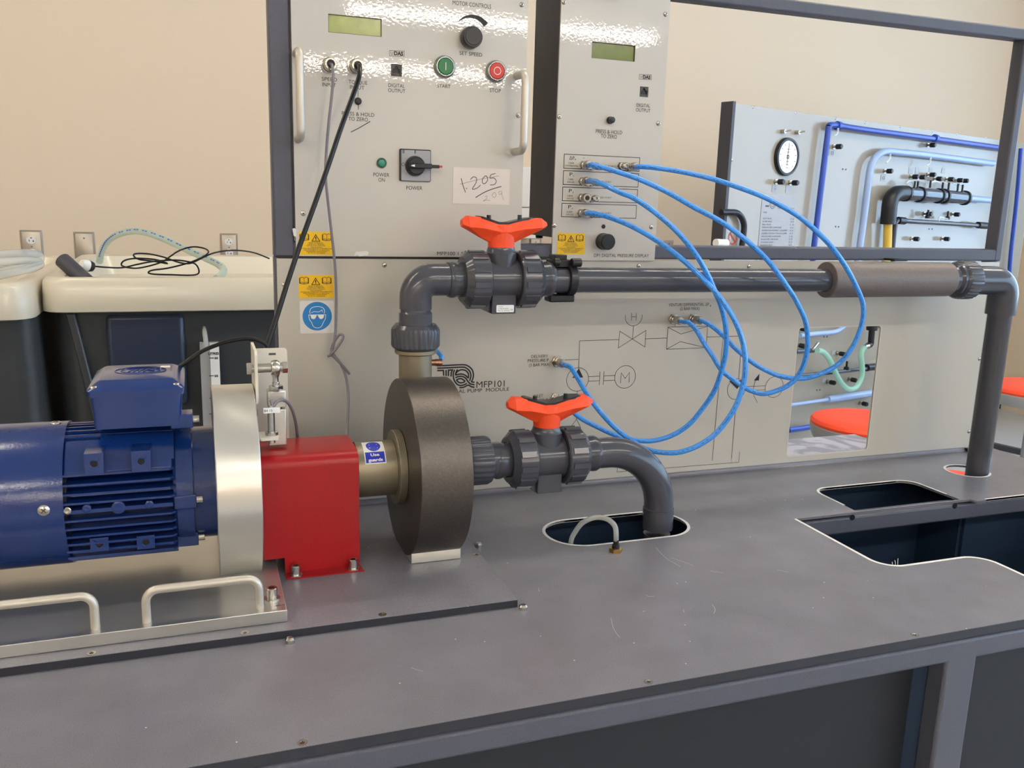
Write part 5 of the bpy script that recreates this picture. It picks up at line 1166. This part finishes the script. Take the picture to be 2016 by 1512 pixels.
# small tag plates
tg = MB()
for u, v, w, h in ((1524,370,5,8),(1551,372,5,8),(1636,301,4.5,5),(1738,350,5,6),(1793,336,5,6),(1805,336,4,6),(1832,335,4,5),(1857,336,4,5),(1641,694,4,4.5),(1622,749,4,4.5)):
    a_, b_ = bxy(u-w, v+h), bxy(u+w, v-h); bbox(tg, a_[0], b_[0], a_[1], b_[1], 0, .0015)
tg.build('tag_plate', m_greyplate, fb)
q = MB()
def btext(s, u0, u1, v, hp):
    a_ = bxy(u0, v); b_ = bxy(u1, v); h = abs(bxy(u0, v-hp/2)[1]-bxy(u0, v+hp/2)[1]); text(q, s, a_[0], b_[0], a_[1], h, 0, place=lambda x, z: tuple(B3(x, z, .002)))
btext('+', 1523.5, 1527.5, 372, 4); btext('-', 1551, 1554, 374, 1.2); btext('22', 1634, 1641, 301, 6); btext('G', 1736, 1741, 350, 6)
q.build('tag_lettering', m_grink, fb)
# data plate
a_, b_, c_, d_ = bxy(1492, 484), bxy(1560, 485), bxy(1570, 385), bxy(1500, 383)
dp_ = MB(); vs = [B3(s, z, o) for o in (0, .002) for s, z in (a_, (b_[0]-.0, b_[1]), c_, (d_[0], d_[1]))]
x0, x1 = a_[0], b_[0]; z1 = (c_[1]+d_[1])/2; z0 = z1-.30
bbox(dp_, x0, x1, z0, z1, 0, .002); dpo = dp_.build('data_plate', m_greyplate, fb)
q = MB(); pl = lambda x, z: tuple(B3(x, z, .0026)); W_ = x1-x0
for r_ in (.016, .0105): strip(q, circ(x0+W_*.30, z1-.035, r_*1.2, 24), .0022, 0, True, place=pl)
strip(q, [(x0+W_*.1, z1-.045), (x0+W_*.2, z1-.045)], .006, 0, place=pl)
text(q, 'TECQUIPMENT', x0+W_*.45, x0+W_*.95, z1-.052, .006, 0, place=pl)
for i, s in enumerate(('H408', '', 'GATE VALVE', 'GLOBE VALVE', 'BALL VALVE', 'SMOOTH PIPE 13.6MM BORE', 'SUDDEN ENLARGEMENT 13.6/26.2MM', 'SUDDEN CONTRACTION 26.2/13.6MM', 'SMOOTH PIPE 26.2MM BORE', 'ROUGH PIPE 14MM BORE', '90 DEGREE ELBOW', '90 DEGREE BEND', '90 DEGREE MITRE', 'PIPE LENGTHS', 'FILTER', 'ORIFICE METER', 'VENTURI METER INLET', 'VENTURI METER THROAT', 'STATIC TAPPINGS')):
    if not s: continue
    zz = z1-.07-i*.0118
    if zz < z0+.004: break
    text(q, s, x0+W_*.06, x0+W_*(.06+.024*len(s)), zz, .006, 0, place=pl)
    if i > 1: text(q, '%d.%d' % (1+i % 4, (i*3) % 9), x0+W_*.86, x0+W_*.96, zz, .006, 0, place=pl)
q.build('plate_lettering', m_grink, dpo)
# prohibition sign
q = MB(); s_, z_ = bxy(1442, 468); rp = .024; pl = lambda x, z: tuple(B3(x, z, .002)); strip(q, circ(s_, z_, rp, 28), .004, 0, True, place=pl); strip(q, [(s_-rp*.7, z_+rp*.7), (s_+rp*.7, z_-rp*.7)], .004, 0, place=pl)
fill(q, [(s_-.02, z_-.052), (s_+.028, z_-.052), (s_+.028, z_-.034), (s_-.02, z_-.034)], 0, place=pl); q.build('prohibition_sign', m_redp, fb)
def bpipe(pts, r, m, name, off=.03, k=5, sm=True, par=None):
    P = [onB(u, v, off) for u, v in pts]; return MB().tube(smooth(P, k) if sm else P, r, 16).build(name, m, par or fb, ang=70)
bpipe([(1600,520),(1603,484),(1617,366),(1630,262),(1632,249),(1636,246),(1650,247),(1700,255),(1830,272),(1955,289),(1992,294)], .0125, m_dblue, 'dark_blue_pipe', k=6)
bpipe([(1552,847),(1600,840)], .0125, m_dblue, 'dark_blue_pipe', sm=False)
bpipe([(2010,292),(2001,400),(1990,500),(1986,560)], .011, m_dblue, 'dark_blue_pipe')
for u, v in ((1647,247),(1839,272)): p = onB(u, v, .03); d = (onB(u+6, v+.9, .03)-p).normalized(); MB().lathe(p, d, [(0,0),(0,.018),(.02,.018),(.02,0)], 18).build('pipe_coupling', m_dblue, fb)
bpipe([(1688,520),(1693,484),(1702,420),(1708,370),(1714,330),(1722,312),(1733,302),(1748,298),(1770,300),(1830,306),(1955,322)], .0150, m_lblue, 'light_blue_pipe', k=6)
bpipe([(1575,661),(1608,657),(1640,654),(1655,648),(1668,636)], .011, m_lblue, 'light_blue_pipe'); bpipe([(1552,798),(1628,787),(1722,773)], .0085, m_lblue, 'light_blue_pipe'); bpipe([(1629,786.5),(1722,773)], .0165, m_lblue, 'light_blue_pipe', sm=False)
bpipe([(1744,520),(1747,484),(1748,440)], .019, m_ypipe, 'yellow_pipe', .05)
el_ = bpipe([(1748,441),(1750,418),(1752,400),(1756,388),(1764,381),(1775,380),(1782,380.5)], .034, m_blk, 'pipe_elbow', .05)
bpipe([(1776,380.5),(1830,384),(1902,390)], .031, mat('smoked_clear_pipe', '#3d4654', .12, spec=.8), 'clear_test_section', .05, sm=False)
for u, v in ((1781,381),(1808,382.5),(1846,385.5),(1856,386.2),(1897,389.5)): p = onB(u, v, .05); d = (onB(u+6, v+.5, .05)-p).normalized(); MB().lathe(p, d, [(0,0),(0,.036),(.014,.036),(.014,0)], 24).build('pipe_flange', m_blk, fb)
bpipe([(1900,390),(1960,395)], .016, m_lblue, 'light_blue_pipe', .05, sm=False)
bpipe([(1755,520),(1758,484),(1762,446),(1764,437),(1772,434),(1800,436),(1870,440),(1945,445)], .011, m_pvc, 'grey_test_pipe', .04, k=5)
bpipe([(1552,741),(1640,733),(1726,723)], .009, m_pvc, 'grey_test_pipe', .04)
for u0, v0, u1, v1 in ((1768,434,1780,435),(1925,443,1942,444.5),(1706,724,1722,722)): a_, b_ = onB(u0, v0, .04), onB(u1, v1, .04); MB().cyl(a_, b_, .017, 16).build('pipe_coupling', m_blk, fb)
for u, v in ((1826,430),(1865,432),(1666,728)): p = onB(u, v, .04); MB().lathe(p, (0,0,1), [(0,.012),(.012,.012),(.016,.005),(.04,.005),(.04,0)], 12).build('pipe_tapping', m_blk, fb)
for k, (u, v) in enumerate(((1800,372),(1806,372),(1831,370),(1855,374),(1867,374),(1885,376),(1894,378))): p = onB(u, v, .06); MB().cyl(p, p+Vector((0,0,.035)), .005, 10).build('pipe_tapping', m_blk, fb)
for pts in ([(1799,371),(1796,358),(1789,357),(1784,362)], [(1830,369),(1832,360),(1843,357),(1852,362),(1856,372)], [(1867,372),(1866,362),(1858,359)], [(1885,374),(1884,364),(1876,361)], [(1894,376),(1895,366),(1888,362)], [(1650,252),(1649,262),(1643,268)], [(1753,303),(1752,312),(1745,321)], [(1833,310),(1830,322),(1824,326)], [(1866,431),(1850,428),(1848,438)]):
    bpipe(pts, .004, m_clear, 'pressure_line', .045, 4)
bpipe([(1420,418),(1440,418),(1452,420),(1461,430),(1465,444),(1464,460),(1461,484),(1460,500)], .012, m_blk, 'black_loop_hose', .02)
bpipe([(1409,478),(1430,479)], .015, m_white, 'white_fitting', .04, sm=False)
bpipe([(1567,692),(1601,690)], .010, m_pvc, 'pipe_stub', .04, sm=False); p = onB(1604, 689, .05); MB().tube([p-BE*.02, p+BE*.02+Vector((0,0,.03))], .006, 8).build('tap_lever', m_brass, fb)
bpipe([(1609,690),(1619,692),(1630,703),(1639,720),(1648,740),(1659,757),(1671,766),(1683,764),(1692,753),(1697,737),(1697,718),(1695,702),(1697,690),(1702,684)], .0125, m_gclear, 'green_hose', .07, 4)
bpipe([(1702,683),(1709,681)], .011, m_steel, 'hose_connector', .07, sm=False); bpipe([(1708,681),(1714,677),(1715,668),(1717,645)], .014, m_blk, 'hose_elbow', .06)
p = onB(1716, 650, .06); MB().lathe(p, (0,0,1), [(0,0),(0,.024),(.03,.026),(.05,.020),(.05,0)], 20).build('hose_nut', m_blk, fb)

# ------------------------------------------------------------------ marbled worktop seen through the cut-out, stools
mt = thing('marbled_bench', 'grey marbled worktop seen low through the cut-out in the back panel', 'table', (1.2, .35, Z0))
MB().box((.75, .19, -.125), (1.50, .465, -.1)).build('worktop', m_marble, mt, bevel=.004)
for x in (.77, 1.45):
    for y in (.21, .42): MB().box((x, y, Z0), (x+.03, y+.03, -.125)).build('leg', m_box, mt)
def stool(cx_, cy, zt_, R_, label):
    t = thing('lab_stool', label, 'stool', (cx_, cy, Z0), 'round laboratory stools')
    MB().lathe((cx_, cy, zt_-.075), (0,0,1), [(0,0),(0,R_*.93),(.022,R_*.985),(.045,R_),(.048,R_*.99),(.048,0)], 64).build('seat_shell', m_seatrim, t)
    MB().lathe((cx_, cy, zt_-.030), (0,0,1), [(0,R_*.97),(.004,R_*.99),(.012,R_),(.022,R_*.96),(.028,R_*.85),(.030,R_*.6),(.0305,0)], 64).build('seat_cushion', m_seat, t)
    MB().cyl((cx_, cy, Z0+.16), (cx_, cy, zt_-.07), .022, 20).build('gas_column', m_greyplate, t)
    for k in range(5):
        a = 2*pi*k/5+.4; d = Vector((cos(a), sin(a), 0))
        o = MB().tube([Vector((cx_, cy, Z0+.17)), Vector((cx_, cy, Z0+.11))+d*.15, Vector((cx_, cy, Z0+.06))+d*.235], [.018, .016, .013], 12).build('leg', m_box, t)
        MB().lathe(Vector((cx_, cy, Z0+.0))+d*.235, (0,0,1), [(0,0),(0,.018),(.012,.02),(.05,.014),(.05,0)], 16).build('foot', m_blk, o)
    MB().tube([(cx_+.2*cos(2*pi*i/40), cy+.2*sin(2*pi*i/40), Z0+.24) for i in range(40)], .010, 10, closed=True).build('foot_ring', m_steel, t)
    for k in range(5):
        a = 2*pi*k/5+.4; MB().tube([(cx_+.02*cos(a), cy+.02*sin(a), Z0+.28), (cx_+.2*cos(a), cy+.2*sin(a), Z0+.24)], .006, 8).build('ring_spoke', m_steel, t)
    return t
p = onZ(1703, 822, -.25); pL = onZ(1599, 832, -.25); R_ = .175
stool(p.x, p.y, -.25, R_, 'round stool with orange seat seen through the cut-out in the back panel')
p = onZ(2042, 757, -.25)
stool(p.x, p.y, -.25, .2, 'round stool with orange seat at the right edge of the picture')
stool(1.975, .565, -.30, .17, 'orange stool pushed in behind the bench, glimpsed through the round pipe hole')
